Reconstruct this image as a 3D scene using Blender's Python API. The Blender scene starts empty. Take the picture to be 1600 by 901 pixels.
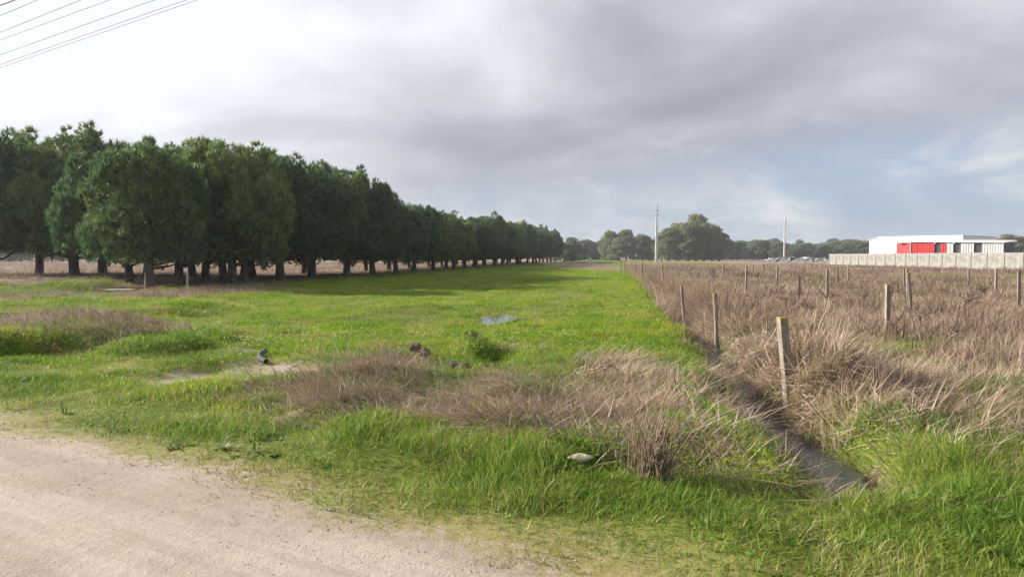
import bpy, bmesh, math, random
import numpy as np

R = math.radians
scene = bpy.context.scene
COL = scene.collection
rng = np.random.default_rng(7)
random.seed(7)

# ------------------------------------------------------------------ camera
EYE = 1.6
FPX = 1208.0                       # focal length in pixels of the 1600 px wide photograph
PITCH = math.atan(50.5 / FPX)
cam_d = bpy.data.cameras.new('camera')
cam_d.sensor_width = 36.0
cam_d.lens = 36.0 * FPX / 1600.0
cam_d.clip_start = 0.05
cam_d.clip_end = 12000
cam = bpy.data.objects.new('camera', cam_d)
COL.objects.link(cam)
cam.location = (0, 0, EYE)
cam.rotation_euler = (math.pi / 2 - PITCH, 0, 0)
scene.camera = cam

# ------------------------------------------------------------------ light and sky
SUN_EL = R(23.5)
SUN_AZ = R(-70)                    # measured from the view direction (+Y), negative = left
SUN_DIR = (math.sin(SUN_AZ) * math.cos(SUN_EL), math.cos(SUN_AZ) * math.cos(SUN_EL), math.sin(SUN_EL))
sun_d = bpy.data.lights.new('sun', 'SUN')
sun_d.energy = 5.0
sun_d.angle = R(0.9)
sun_d.color = (1.0, 0.93, 0.82)
sun = bpy.data.objects.new('sun', sun_d)
COL.objects.link(sun)
sun.location = (-40, 10, 30)
from mathutils import Vector, Matrix, Quaternion
sun.rotation_euler = Vector(SUN_DIR).to_track_quat('Z', 'Y').to_euler()

world = bpy.data.worlds.new('World')
scene.world = world
world.use_nodes = True


class NT:
    """small helper to write node trees"""
    def __init__(self, tree):
        self.t = tree
        self.n = tree.nodes
        self.l = tree.links

    def put(self, sock, v):
        if isinstance(v, bpy.types.NodeSocket):
            self.l.new(v, sock)
        else:
            sock.default_value = v

    def math(self, op, a, b=0.0, c=0.0, clamp=False):
        n = self.n.new('ShaderNodeMath'); n.operation = op; n.use_clamp = clamp
        self.put(n.inputs[0], a); self.put(n.inputs[1], b); self.put(n.inputs[2], c)
        return n.outputs[0]

    def vmath(self, op, a, b=(0, 0, 0)):
        n = self.n.new('ShaderNodeVectorMath'); n.operation = op
        self.put(n.inputs[0], a)
        if op == 'SCALE':
            self.put(n.inputs[3], b)
        else:
            self.put(n.inputs[1], b)
        return n.outputs['Value'] if op in ('DOT_PRODUCT', 'LENGTH', 'DISTANCE') else n.outputs[0]

    def noise(self, vec, scale, detail=4, rough=0.55, dist=0.0, out='Fac'):
        n = self.n.new('ShaderNodeTexNoise')
        n.inputs['Scale'].default_value = scale; n.inputs['Detail'].default_value = detail
        n.inputs['Roughness'].default_value = rough; n.inputs['Distortion'].default_value = dist
        if vec is not None: self.l.new(vec, n.inputs['Vector'])
        return n.outputs[out]

    def mix(self, f, a, b, mode='MIX'):
        n = self.n.new('ShaderNodeMix'); n.data_type = 'RGBA'; n.blend_type = mode
        self.put(n.inputs[0], f)
        self.put(n.inputs[6], a if isinstance(a, bpy.types.NodeSocket) else (*a, 1))
        self.put(n.inputs[7], b if isinstance(b, bpy.types.NodeSocket) else (*b, 1))
        return n.outputs[2]

    def ramp(self, f, stops):
        n = self.n.new('ShaderNodeValToRGB')
        cr = n.color_ramp
        while len(cr.elements) < len(stops): cr.elements.new(0.5)
        for e, (p, c) in zip(cr.elements, stops):
            e.position = p; e.color = (*c, 1) if len(c) == 3 else c
        self.l.new(f, n.inputs[0])
        return n.outputs[0]

    def smooth(self, v, lo, hi, a=0.0, b=1.0):
        n = self.n.new('ShaderNodeMapRange'); n.interpolation_type = 'SMOOTHSTEP'
        self.put(n.inputs[0], v)
        for i, q in enumerate((lo, hi, a, b)): n.inputs[i + 1].default_value = q
        return n.outputs[0]

    def mapping(self, vec, scale=(1, 1, 1), loc=(0, 0, 0), rot=(0, 0, 0)):
        n = self.n.new('ShaderNodeMapping')
        n.inputs['Scale'].default_value = scale; n.inputs['Location'].default_value = loc; n.inputs['Rotation'].default_value = rot
        self.l.new(vec, n.inputs['Vector'])
        return n.outputs[0]

    def xyz(self, vec):
        n = self.n.new('ShaderNodeSeparateXYZ'); self.l.new(vec, n.inputs[0])
        return n.outputs

    def bump(self, h, strength=0.5, dist=0.02):
        n = self.n.new('ShaderNodeBump'); n.inputs['Strength'].default_value = strength; n.inputs['Distance'].default_value = dist
        self.l.new(h, n.inputs['Height'])
        return n.outputs[0]

    def attr(self, name, out='Fac'):
        n = self.n.new('ShaderNodeAttribute'); n.attribute_name = name
        return n.outputs[out]


def build_sky():
    W = NT(world.node_tree)
    W.n.clear()
    out = W.n.new('ShaderNodeOutputWorld')
    bg = W.n.new('ShaderNodeBackground')
    bg.inputs['Strength'].default_value = 0.1
    sky = W.n.new('ShaderNodeTexSky')
    sky.sky_type = 'NISHITA'
    sky.sun_disc = False
    sky.sun_elevation = SUN_EL
    sky.sun_rotation = SUN_AZ          # both measured clockwise from +Y
    sky.air_density = 1.0; sky.dust_density = 2.0; sky.ozone_density = 1.0
    tc = W.n.new('ShaderNodeTexCoord')
    d = W.vmath('NORMALIZE', tc.outputs['Generated'])
    X, Y, Z = W.xyz(d)
    dot = W.vmath('DOT_PRODUCT', d, SUN_DIR)
    # flat cloud deck seen from below: project the direction on a plane
    zz = W.math('ADD', W.math('MAXIMUM', Z, 0.0), 0.10)
    cx = W.n.new('ShaderNodeCombineXYZ')
    W.l.new(W.math('DIVIDE', X, zz), cx.inputs[0]); W.l.new(W.math('DIVIDE', Y, zz), cx.inputs[1])
    P = cx.outputs[0]
    n_big = W.noise(W.mapping(P, (0.30, 0.42, 1), (3.1, 0.4, 0)), 1.0, 2, 0.5, 0.0)
    n_mid = W.noise(W.mapping(d, (3.0, 3.0, 7.0), (1.7, 2.2, 0.3), (0, 0.12, 0)), 1.0, 6, 0.52, 0.5)
    n_fine = W.noise(W.mapping(d, (7.0, 7.0, 17.0), (0.4, 5.2, 1.3), (0, 0.15, 0)), 1.0, 5, 0.60, 0.5)
    # cover: full overhead, broken towards the horizon where the blue shows under the cloud edge
    edge = W.math('ADD', 0.015, W.math('MULTIPLY', X, 0.13))
    cov = W.math('SUBTRACT', Z, edge)
    cov = W.math('ADD', cov, W.math('MULTIPLY', W.math('SUBTRACT', n_mid, 0.5), 0.16))
    cov = W.math('ADD', cov, W.math('MULTIPLY', W.math('SUBTRACT', n_fine, 0.5), 0.05))
    cover = W.smooth(cov, 0.01, 0.10)
    hole = W.smooth(W.math('ADD', n_big, W.math('MULTIPLY', W.math('SUBTRACT', n_fine, 0.5), 0.5)), 0.54, 0.72)
    cover = W.math('MULTIPLY', cover, W.math('SUBTRACT', 1.0, W.math('MULTIPLY', hole, 0.55)))
    # cloud brightness: bright where it faces the sun, grey base elsewhere, soft billows
    b = W.smooth(dot, 0.25, 0.76, 0.45, 0.90)
    b = W.math('ADD', b, W.math('MULTIPLY', W.math('SUBTRACT', n_mid, 0.5), 0.95))
    b = W.math('ADD', b, W.math('MULTIPLY', W.math('SUBTRACT', n_fine, 0.5), 0.20))
    b = W.math('ADD', b, W.smooth(Z, 0.12, 0.32, -0.03, 0.12))
    cloud = W.ramp(b, [(0.20, (0.30, 0.325, 0.395)), (0.44, (0.44, 0.468, 0.54)), (0.66, (0.645, 0.67, 0.74)), (0.92, (0.92, 0.945, 1.0))])
    cloud10 = W.vmath('SCALE', cloud, 4.2)
    # thin high veil over the blue
    veil = W.vmath('SCALE', W.ramp(n_fine, [(0.3, (0.32, 0.41, 0.555)), (0.5, (0.41, 0.495, 0.625)), (0.64, (0.62, 0.66, 0.735)), (0.75, (0.78, 0.80, 0.85))]), 4.2)
    blue = W.mix(0.86, sky.outputs[0], veil)
    colr = W.mix(cover, blue, cloud10)
    W.l.new(colr, bg.inputs['Color'])
    W.l.new(bg.outputs[0], out.inputs[0])


build_sky()
scene.view_settings.view_transform = 'Standard'
scene.view_settings.look = 'None'
scene.view_settings.exposure = 1.3
scene.view_settings.gamma = 1.0
scene.view_settings.use_curve_mapping = False
scene.render.engine = 'CYCLES'
scene.cycles.max_bounces = 3
scene.cycles.diffuse_bounces = 2
scene.cycles.transmission_bounces = 4
scene.cycles.transparent_max_bounces = 8
scene.cycles.adaptive_threshold = 0.03


# ------------------------------------------------------------------ helpers
def ray(px, py):
    u, v = (px - 800) / FPX, (450.5 - py) / FPX
    c, s = math.cos(PITCH), math.sin(PITCH)
    return Vector((u, c + v * s, -s + v * c))


def G(px, py, z=0.0):
    """the point of the plane z seen at pixel px, py"""
    r = ray(px, py)
    k = (z - EYE) / r.z
    return (r.x * k, r.y * k)


def D(px, py, d):
    """the point at forward distance d seen at pixel px, py"""
    r = ray(px, py)
    k = d / r.y
    return Vector((r.x * k, d, EYE + r.z * k))


def _hash(ix, iy, seed):
    h = (ix.astype(np.int64) * 374761393 + iy.astype(np.int64) * 668265263 + seed * 974634541) & 0x7fffffff
    h = ((h ^ (h >> 13)) * 1274126177) & 0x7fffffff
    h = h ^ (h >> 16)
    return (h & 0xffff) / 32767.5 - 1.0


def vnoise(x, y, seed=0):
    ix, iy = np.floor(x), np.floor(y)
    fx, fy = x - ix, y - iy
    fx = fx * fx * (3 - 2 * fx); fy = fy * fy * (3 - 2 * fy)
    a = _hash(ix, iy, seed); b = _hash(ix + 1, iy, seed); c = _hash(ix, iy + 1, seed); d = _hash(ix + 1, iy + 1, seed)
    return (a * (1 - fx) + b * fx) * (1 - fy) + (c * (1 - fx) + d * fx) * fy


def fbm(x, y, octv=4, seed=0):
    s = 0.0; amp = 0.5
    for i in range(octv):
        s = s + amp * vnoise(x * 2 ** i + 17.3 * i, y * 2 ** i - 9.1 * i, seed + i)
        amp *= 0.5
    return s


def sstep(v, a, b):
    t = np.clip((v - a) / (b - a), 0, 1)
    return t * t * (3 - 2 * t)


def mesh_np(name, verts, faces_flat, nper, smooth=False):
    """fast mesh from numpy arrays; all faces have nper corners"""
    me = bpy.data.meshes.new(name)
    verts = np.asarray(verts, dtype=np.float32); faces_flat = np.asarray(faces_flat, dtype=np.int32).ravel()
    nf = len(faces_flat) // nper
    me.vertices.add(len(verts)); me.vertices.foreach_set('co', verts.ravel())
    me.loops.add(len(faces_flat)); me.loops.foreach_set('vertex_index', faces_flat)
    me.polygons.add(nf)
    me.polygons.foreach_set('loop_start', np.arange(nf, dtype=np.int32) * nper)
    if smooth: me.polygons.foreach_set('use_smooth', np.ones(nf, dtype=bool))
    me.update(calc_edges=True)
    me.validate()
    return me


def fattr(me, name, vals, domain='POINT'):
    a = me.attributes.new(name, 'FLOAT', domain)
    a.data.foreach_set('value', np.asarray(vals, dtype=np.float32).ravel())


def link(name, me, mat=None, parent=None, loc=None):
    o = bpy.data.objects.new(name, me)
    COL.objects.link(o)
    if mat is not None and me is not None and not me.materials: me.materials.append(mat)
    if parent is not None: o.parent = parent
    if loc is not None: o.location = loc
    return o


def tag(o, label=None, cat=None, group=None, kind=None):
    if label: o['label'] = label
    if cat: o['category'] = cat
    if group: o['group'] = group
    if kind: o['kind'] = kind
    return o


def thing(name, label, cat, loc=(0, 0, 0), rz=0.0, group=None):
    o = bpy.data.objects.new(name, None)
    COL.objects.link(o)
    o.location = loc; o.rotation_euler = (0, 0, rz); o.empty_display_size = 0.2
    return tag(o, label, cat, group)


class MB:
    """collects shapes, builds ONE mesh object"""
    def __init__(self): self.v = []; self.f = []

    def add(self, vs, fs):
        k = len(self.v); self.v += [tuple(p) for p in vs]; self.f += [tuple(i + k for i in f) for f in fs]

    def box(self, x0, x1, y0, y1, z0, z1, M=None):
        vs = [Vector(p) for p in ((x0, y0, z0), (x1, y0, z0), (x1, y1, z0), (x0, y1, z0), (x0, y0, z1), (x1, y0, z1), (x1, y1, z1), (x0, y1, z1))]
        if M is not None: vs = [M @ p for p in vs]
        self.add(vs, [(0, 3, 2, 1), (4, 5, 6, 7), (0, 1, 5, 4), (1, 2, 6, 5), (2, 3, 7, 6), (3, 0, 4, 7)])

    def tube(self, pts, radii, n=8, cap=True):
        pts = [Vector(p) for p in pts]
        if not hasattr(radii, '__len__'): radii = [radii] * len(pts)
        rings = []
        ref = Vector((0.31, 0.95, 0.05))
        for i, p in enumerate(pts):
            t = (pts[min(i + 1, len(pts) - 1)] - pts[max(i - 1, 0)]).normalized()
            if abs(t.dot(ref)) > 0.95: ref = Vector((0.95, -0.2, 0.3))
            a = t.cross(ref).normalized(); b = t.cross(a)
            rings.append([p + (a * math.cos(2 * math.pi * k / n) + b * math.sin(2 * math.pi * k / n)) * radii[i] for k in range(n)])
        vs = [q for r in rings for q in r]
        fs = []
        for i in range(len(pts) - 1):
            for k in range(n):
                fs.append((i * n + k, i * n + (k + 1) % n, (i + 1) * n + (k + 1) % n, (i + 1) * n + k))
        if cap:
            fs.append(tuple(range(n - 1, -1, -1))); fs.append(tuple((len(pts) - 1) * n + k for k in range(n)))
        self.add(vs, fs)

    def mesh(self, name, smooth=False):
        me = bpy.data.meshes.new(name)
        me.from_pydata(self.v, [], self.f)
        if smooth: me.polygons.foreach_set('use_smooth', np.ones(len(me.polygons), dtype=bool))
        me.update()
        return me

    def build(self, name, mat, parent=None, smooth=False, loc=None):
        return link(name, self.mesh(name, smooth), mat, parent, loc)


# ------------------------------------------------------------------ materials
def new_mat(name):
    m = bpy.data.materials.new(name); m.use_nodes = True
    t = NT(m.node_tree); t.n.clear()
    out = t.n.new('ShaderNodeOutputMaterial')
    return m, t, out


def principled(t, out, col, rough=0.8, spec=0.3, normal=None, metal=0.0):
    p = t.n.new('ShaderNodeBsdfPrincipled')
    t.put(p.inputs['Base Color'], col if isinstance(col, bpy.types.NodeSocket) else (*col, 1))
    t.put(p.inputs['Roughness'], rough)
    p.inputs['Specular IOR Level'].default_value = spec
    p.inputs['Metallic'].default_value = metal
    if normal is not None: t.l.new(normal, p.inputs['Normal'])
    t.l.new(p.outputs[0], out.inputs[0])
    return p


def pos(t):
    return t.n.new('ShaderNodeNewGeometry').outputs['Position']


def obj_co(t):
    return t.n.new('ShaderNodeTexCoord').outputs['Object']


def mat_leaf(name, stops, trans=0.35, patch=0.35, patch_scale=0.6, rough=0.55):
    """blades, needles and leaves: colour by blade, by plant and by place, light shining through"""
    m, t, out = new_mat(name)
    rnd = t.attr('rnd')
    oi = t.n.new('ShaderNodeObjectInfo').outputs['Random']
    nz = t.noise(pos(t), patch_scale, 3, 0.6)
    nz = t.math('MULTIPLY', t.math('SUBTRACT', nz, 0.5), 2.4)
    f = t.math('ADD', t.math('MULTIPLY', rnd, 0.55), t.math('MULTIPLY', oi, 0.35))
    f = t.math('ADD', f, t.math('MULTIPLY', nz, patch))
    f = t.math('ADD', f, 0.08)
    c = t.ramp(f, stops)
    p = t.n.new('ShaderNodeBsdfPrincipled')
    t.l.new(c, p.inputs['Base Color']); p.inputs['Roughness'].default_value = rough
    p.inputs['Specular IOR Level'].default_value = 0.18
    tr = t.n.new('ShaderNodeBsdfTranslucent'); t.l.new(c, tr.inputs['Color'])
    mx = t.n.new('ShaderNodeMixShader'); mx.inputs[0].default_value = trans
    t.l.new(p.outputs[0], mx.inputs[1]); t.l.new(tr.outputs[0], mx.inputs[2])
    t.l.new(mx.outputs[0], out.inputs[0])
    return m


def mat_simple(name, c1, c2, scale=4.0, rough=0.8, spec=0.3, bump=0.3, bdist=0.01, stretch=(1, 1, 1), detail=6):
    m, t, out = new_mat(name)
    co = t.mapping(obj_co(t), stretch)
    n = t.noise(co, scale, detail, 0.6)
    n2 = t.noise(co, scale * 6, 3, 0.6)
    c = t.mix(t.smooth(n, 0.3, 0.7), c1, c2)
    c = t.mix(t.math('MULTIPLY', n2, 0.35), c, c1, 'MULTIPLY') if False else c
    principled(t, out, c, rough, spec, t.bump(t.math('ADD', n, t.math('MULTIPLY', n2, 0.4)), bump, bdist) if bump else None)
    return m


M = {}
M['grass_tall'] = mat_leaf('grass_tall', [(0.0, (0.055, 0.135, 0.018)), (0.35, (0.12, 0.215, 0.024)), (0.65, (0.205, 0.28, 0.04)), (0.84, (0.32, 0.30, 0.09)), (1.0, (0.44, 0.36, 0.21))], 0.4, 0.55, 0.8)
M['grass_field'] = mat_leaf('grass_field', [(0.0, (0.05, 0.14, 0.010)), (0.28, (0.12, 0.245, 0.012)), (0.58, (0.22, 0.325, 0.02)), (0.82, (0.34, 0.33, 0.05)), (1.0, (0.33, 0.24, 0.11))], 0.42, 0.80, 0.75)
M['grass_verge'] = mat_leaf('grass_verge', [(0.0, (0.08, 0.12, 0.02)), (0.5, (0.19, 0.19, 0.035)), (1.0, (0.32, 0.27, 0.10))], 0.35, 0.25, 1.2)
M['straw'] = mat_leaf('straw', [(0.0, (0.085, 0.055, 0.036)), (0.35, (0.215, 0.148, 0.102)), (0.7, (0.36, 0.27, 0.195)), (1.0, (0.54, 0.45, 0.35))], 0.2, 0.30, 1.3, 0.6)
M['straw_red'] = mat_leaf('straw_red', [(0.0, (0.085, 0.055, 0.04)), (0.35, (0.23, 0.16, 0.12)), (0.7, (0.38, 0.285, 0.225)), (1.0, (0.54, 0.44, 0.34))], 0.2, 0.42, 0.45, 0.6)
M['twig'] = mat_leaf('twig', [(0.0, (0.07, 0.046, 0.032)), (0.5, (0.15, 0.105, 0.075)), (1.0, (0.28, 0.22, 0.165))], 0.05, 0.1, 1.0, 0.7)
M['needle'] = mat_leaf('needle', [(0.0, (0.024, 0.064, 0.037)), (0.38, (0.062, 0.128, 0.055)), (0.7, (0.145, 0.215, 0.07)), (1.0, (0.28, 0.33, 0.11))], 0.32, 0.26, 0.6, 0.5)
M['euca'] = mat_leaf('euca', [(0.0, (0.12, 0.15, 0.10)), (0.5, (0.24, 0.265, 0.15)), (1.0, (0.40, 0.37, 0.19))], 0.45, 0.25, 0.12, 0.5)
M['far_leaf'] = mat_leaf('far_leaf', [(0.0, (0.10, 0.14, 0.11)), (0.5, (0.17, 0.21, 0.15)), (1.0, (0.25, 0.28, 0.19))], 0.4, 0.2, 0.05, 0.5)
M['weed_leaf'] = mat_leaf('weed_leaf', [(0.0, (0.04, 0.10, 0.018)), (0.5, (0.085, 0.165, 0.028)), (1.0, (0.17, 0.23, 0.045))], 0.3, 0.3, 1.0)
M['flower'] = mat_leaf('flower', [(0.0, (0.385, 0.350, 0.098)), (0.5, (0.434, 0.420, 0.210)), (1.0, (0.490, 0.476, 0.336))], 0.3, 0.1, 1.0)
M['bark'] = mat_simple('bark', (0.055, 0.042, 0.036), (0.15, 0.12, 0.10), 5.0, 0.95, 0.1, 0.9, 0.05, (1, 1, 0.25))
M['vine_bark'] = mat_simple('vine_bark', (0.09, 0.06, 0.05), (0.22, 0.16, 0.13), 14.0, 0.95, 0.1, 0.6, 0.01)
M['clod'] = mat_simple('clod', (0.07, 0.05, 0.036), (0.17, 0.125, 0.09), 9.0, 0.95, 0.1, 0.8, 0.03)
M['pale_stone'] = mat_simple('pale_stone', (0.360, 0.302, 0.223), (0.518, 0.461, 0.360), 14.0, 0.9, 0.2, 0.6, 0.02)
M['white_wall'] = mat_simple('white_wall', (0.78, 0.78, 0.78), (0.84, 0.84, 0.83), 0.25, 0.5, 0.4, 0.05, 0.01)
M['white_sheet'] = mat_simple('white_sheet', (0.396, 0.396, 0.403), (0.475, 0.475, 0.475), 0.4, 0.5, 0.4, 0.05, 0.01, (1, 1, 0.2))
M['red_sheet'] = mat_simple('red_sheet', (0.374, 0.016, 0.022), (0.461, 0.029, 0.032), 0.5, 0.45, 0.4, 0.05, 0.01, (1, 1, 0.2))
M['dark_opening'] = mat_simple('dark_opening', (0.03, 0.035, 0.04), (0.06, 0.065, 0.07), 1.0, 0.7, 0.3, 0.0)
M['roof_sheet'] = mat_simple('roof_sheet', (0.70, 0.71, 0.72), (0.80, 0.80, 0.80), 0.3, 0.4, 0.4, 0.05, 0.01)
M['concrete_panel'] = mat_simple('concrete_panel', (0.145, 0.136, 0.128), (0.25, 0.238, 0.225), 1.2, 0.9, 0.2, 0.3, 0.02)
M['pole_concrete'] = mat_simple('pole_concrete', (0.50, 0.48, 0.45), (0.66, 0.64, 0.60), 1.5, 0.85, 0.2, 0.2, 0.02)
M['steel'] = mat_simple('steel', (0.20, 0.20, 0.21), (0.34, 0.34, 0.35), 6.0, 0.5, 0.5, 0.1, 0.005)
M['cable'] = mat_simple('cable', (0.10, 0.09, 0.10), (0.16, 0.15, 0.16), 3.0, 0.5, 0.5, 0.0)
M['cable_grey'] = mat_simple('cable_grey', (0.30, 0.30, 0.33), (0.42, 0.42, 0.44), 3.0, 0.5, 0.5, 0.0)
M['pipe'] = mat_simple('pipe', (0.07, 0.078, 0.084), (0.11, 0.12, 0.125), 9.0, 0.85, 0.08, 0.2, 0.004)
M['rubble_grey'] = mat_simple('rubble_grey', (0.158, 0.151, 0.144), (0.317, 0.302, 0.288), 1.2, 0.9, 0.2, 0.4, 0.05)
M['rubble_dark'] = mat_simple('rubble_dark', (0.058, 0.058, 0.061), (0.130, 0.122, 0.122), 1.2, 0.9, 0.2, 0.4, 0.05)
M['rubber'] = mat_simple('rubber', (0.02, 0.02, 0.02), (0.04, 0.04, 0.04), 9.0, 0.8, 0.3, 0.1, 0.004)
M['van_paint'] = mat_simple('van_paint', (0.74, 0.74, 0.74), (0.78, 0.78, 0.77), 1.0, 0.3, 0.5, 0.0)
M['van_glass'] = mat_simple('van_glass', (0.02, 0.025, 0.03), (0.03, 0.035, 0.04), 1.0, 0.08, 0.5, 0.0)
M['lamp_red'] = mat_simple('lamp_red', (0.4, 0.02, 0.02), (0.5, 0.03, 0.03), 6.0, 0.2, 0.5, 0.0)
M['lamp_clear'] = mat_simple('lamp_clear', (0.6, 0.6, 0.6), (0.7, 0.7, 0.7), 6.0, 0.1, 0.5, 0.0)
M['old_wood'] = mat_simple('old_wood', (0.13, 0.11, 0.095), (0.30, 0.26, 0.22), 10.0, 0.9, 0.2, 0.6, 0.01, (1, 1, 0.12))
M['rust_earth'] = mat_simple('rust_earth', (0.16, 0.09, 0.06), (0.30, 0.18, 0.12), 4.0, 0.9, 0.2, 0.6, 0.03)


def mat_lichen_post(name, c1, c2):
    """weathered post; yellow lichen grows over its head and in spots down its sides"""
    m, t, out = new_mat(name)
    co = obj_co(t)
    n = t.noise(t.mapping(co, (1, 1, 0.15)), 22.0, 6, 0.6)
    c = t.mix(t.smooth(n, 0.3, 0.7), c1, c2)
    patches = t.noise(co, 20.0, 3, 0.7)
    z = t.attr('up')
    f = t.math('ADD', t.smooth(z, 0.80, 1.0, 0.0, 0.12), patches)
    c = t.mix(t.smooth(f, 0.62, 0.68), c, t.mix(n, (0.30, 0.17, 0.02), (0.45, 0.30, 0.05)))
    principled(t, out, c, 0.92, 0.15, t.bump(t.math('ADD', n, patches), 0.6, 0.012))
    return m


M['post_concrete'] = mat_lichen_post('post_concrete', (0.15, 0.132, 0.112), (0.28, 0.25, 0.215))
M['post_wood'] = mat_lichen_post('post_wood', (0.13, 0.11, 0.095), (0.28, 0.25, 0.21))


ROAD_A = np.array([-4.80, 7.06]); ROAD_U = np.array([0.833, -0.554]); ROAD_N = np.array([0.554, 0.833])


def mat_ground():
    """dirt of the road, soil, moss, green and dry cover; which one where comes from the zone attributes"""
    m, t, out = new_mat('ground')
    p = pos(t)
    bare, green, dry = t.attr('bare'), t.attr('green'), t.attr('dry')
    ang = math.atan2(ROAD_U[1], ROAD_U[0])
    along = t.mapping(p, (1, 1, 1), (0, 0, 0), (0, 0, -ang))
    streak = t.noise(t.mapping(along, (0.22, 2.4, 1)), 1.0, 5, 0.65, 0.4)
    fine_st = t.noise(t.mapping(along, (0.9, 14.0, 1)), 1.0, 4, 0.65, 0.3)
    nf = t.noise(p, 11.0, 6, 0.7)
    nx_ = t.noise(p, 60.0, 3, 0.7)
    nm = t.noise(p, 1.2, 5, 0.6)
    nl = t.noise(p, 0.13, 4, 0.6)
    peb = t.n.new('ShaderNodeTexVoronoi'); peb.inputs['Scale'].default_value = 38.0; t.l.new(p, peb.inputs['Vector'])
    pick = t.math('GREATER_THAN', t.xyz(peb.outputs['Color'])[0], 0.72)
    stone = t.math('MULTIPLY', t.smooth(peb.outputs['Distance'], 0.34, 0.22), pick)
    stone = t.math('MULTIPLY', stone, t.smooth(nm, 0.38, 0.62))
    soil = t.mix(t.smooth(streak, 0.36, 0.66), (0.262, 0.216, 0.182), (0.345, 0.292, 0.252))
    soil = t.mix(t.math('MULTIPLY', t.smooth(nm, 0.48, 0.72), 0.5), soil, (0.275, 0.205, 0.145))
    soil = t.mix(t.math('MULTIPLY', t.smooth(fine_st, 0.5, 0.78), 0.4), soil, (0.215, 0.168, 0.140))
    soil = t.mix(t.math('MULTIPLY', t.smooth(nf, 0.48, 0.75), 0.5), soil, (0.335, 0.28, 0.235))
    soil = t.mix(t.math('MULTIPLY', t.smooth(nx_, 0.52, 0.7), 0.45), soil, (0.19, 0.15, 0.125))
    soil = t.mix(stone, soil, t.mix(t.xyz(peb.outputs['Color'])[1], (0.20, 0.165, 0.14), (0.42, 0.37, 0.32)))
    dirt = t.mix(t.smooth(nm, 0.3, 0.7), (0.075, 0.058, 0.038), (0.135, 0.10, 0.07))
    gcol = t.mix(t.smooth(nf, 0.3, 0.7), (0.05, 0.075, 0.012), (0.115, 0.145, 0.022))
    gcol = t.mix(t.smooth(nl, 0.35, 0.7), gcol, t.mix(nf, (0.10, 0.125, 0.016), (0.17, 0.18, 0.035)))
    dcol = t.mix(t.smooth(nf, 0.3, 0.7), (0.13, 0.085, 0.062), (0.27, 0.195, 0.15))
    dcol = t.mix(t.smooth(nl, 0.4, 0.7), dcol, t.mix(nf, (0.18, 0.13, 0.09), (0.32, 0.245, 0.19)))
    br = t.math('ADD', t.math('MULTIPLY', t.math('SUBTRACT', nf, 0.5), 1.1), t.math('MULTIPLY', t.math('SUBTRACT', nm, 0.5), 0.7))
    c = t.mix(t.smooth(t.math('ADD', green, br), 0.3, 0.7), dirt, gcol)
    c = t.mix(t.smooth(t.math('ADD', dry, br), 0.3, 0.7), c, dcol)
    br = t.math('ADD', br, t.math('MULTIPLY', t.math('SUBTRACT', nx_, 0.5), 1.3))
    # thin mossy growth where soil gives way to grass
    moss = t.mix(nf, (0.13, 0.125, 0.03), (0.24, 0.215, 0.075))
    c = t.mix(t.smooth(t.math('ADD', bare, br), 0.15, 0.45), c, moss)
    c = t.mix(t.smooth(t.math('ADD', bare, br), 0.45, 0.85), c, soil)
    h = t.math('ADD', t.math('MULTIPLY', nf, 0.9), t.math('MULTIPLY', nx_, 0.35))
    h = t.math('ADD', h, t.math('MULTIPLY', fine_st, 0.45))
    h = t.math('ADD', h, t.math('MULTIPLY', stone, 0.5))
    principled(t, out, c, 0.95, 0.12, t.bump(h, 0.6, 0.022))
    return m


def mat_water(name, tint, rough, bumps):
    m, t, out = new_mat(name)
    p = pos(t)
    n = t.noise(p, 5.0, 4, 0.6)
    scum = t.smooth(t.noise(p, 3.2, 6, 0.65, 0.6), 0.64, 0.74)
    c = t.mix(scum, tint, (0.09, 0.08, 0.065))
    r = t.math('ADD', rough, t.math('MULTIPLY', scum, 0.45))
    principled(t, out, c, r, 1.0, t.bump(n, bumps, 0.01))
    return m


M['ground'] = mat_ground()
M['ditch_water'] = mat_water('ditch_water', (0.17, 0.17, 0.185), 0.04, 0.03)
M['puddle'] = mat_water('puddle', (0.05, 0.05, 0.045), 0.05, 0.04)


# ------------------------------------------------------------------ the lie of the land
def sroad(x, y):
    """distance from the edge of the dirt road, positive on the field's side"""
    return (x - ROAD_A[0]) * ROAD_N[0] + (y - ROAD_A[1]) * ROAD_N[1]


def xditch(y):
    return 2.62 + (y - 6.5) * 0.136 + 0.05 * np.sin(y * 1.3)


def xrow(y):
    return -15.6 + (y - 43.0) * 0.15


def blob(x, y, e):
    """soft ellipse (cx, cy, rx, ry, angle): 1 inside, 0 outside"""
    cx, cy, rx, ry, a = e
    dx, dy = x - cx, y - cy
    u = (dx * math.cos(a) + dy * math.sin(a)) / rx; v = (-dx * math.sin(a) + dy * math.cos(a)) / ry
    return 1 - sstep(np.sqrt(u * u + v * v) + 0.35 * fbm(x * 1.1 + cx, y * 1.1, 3, 31), 0.65, 1.2)


def px_ell(px0, px1, py0, py1, a=0.0, k=1.0):
    """ground ellipse covering a pixel box"""
    c0, c1 = G(0.5 * (px0 + px1), py1), G(0.5 * (px0 + px1), py0)
    cy = 0.5 * (c0[1] + c1[1]); ym = G(800, 0.5 * (py0 + py1))[1]
    cx = (0.5 * (px0 + px1) - 800) / FPX * cy
    return (cx, cy, 0.5 * (px1 - px0) / FPX * ym * k, 0.5 * (c1[1] - c0[1]) * k, a)


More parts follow.
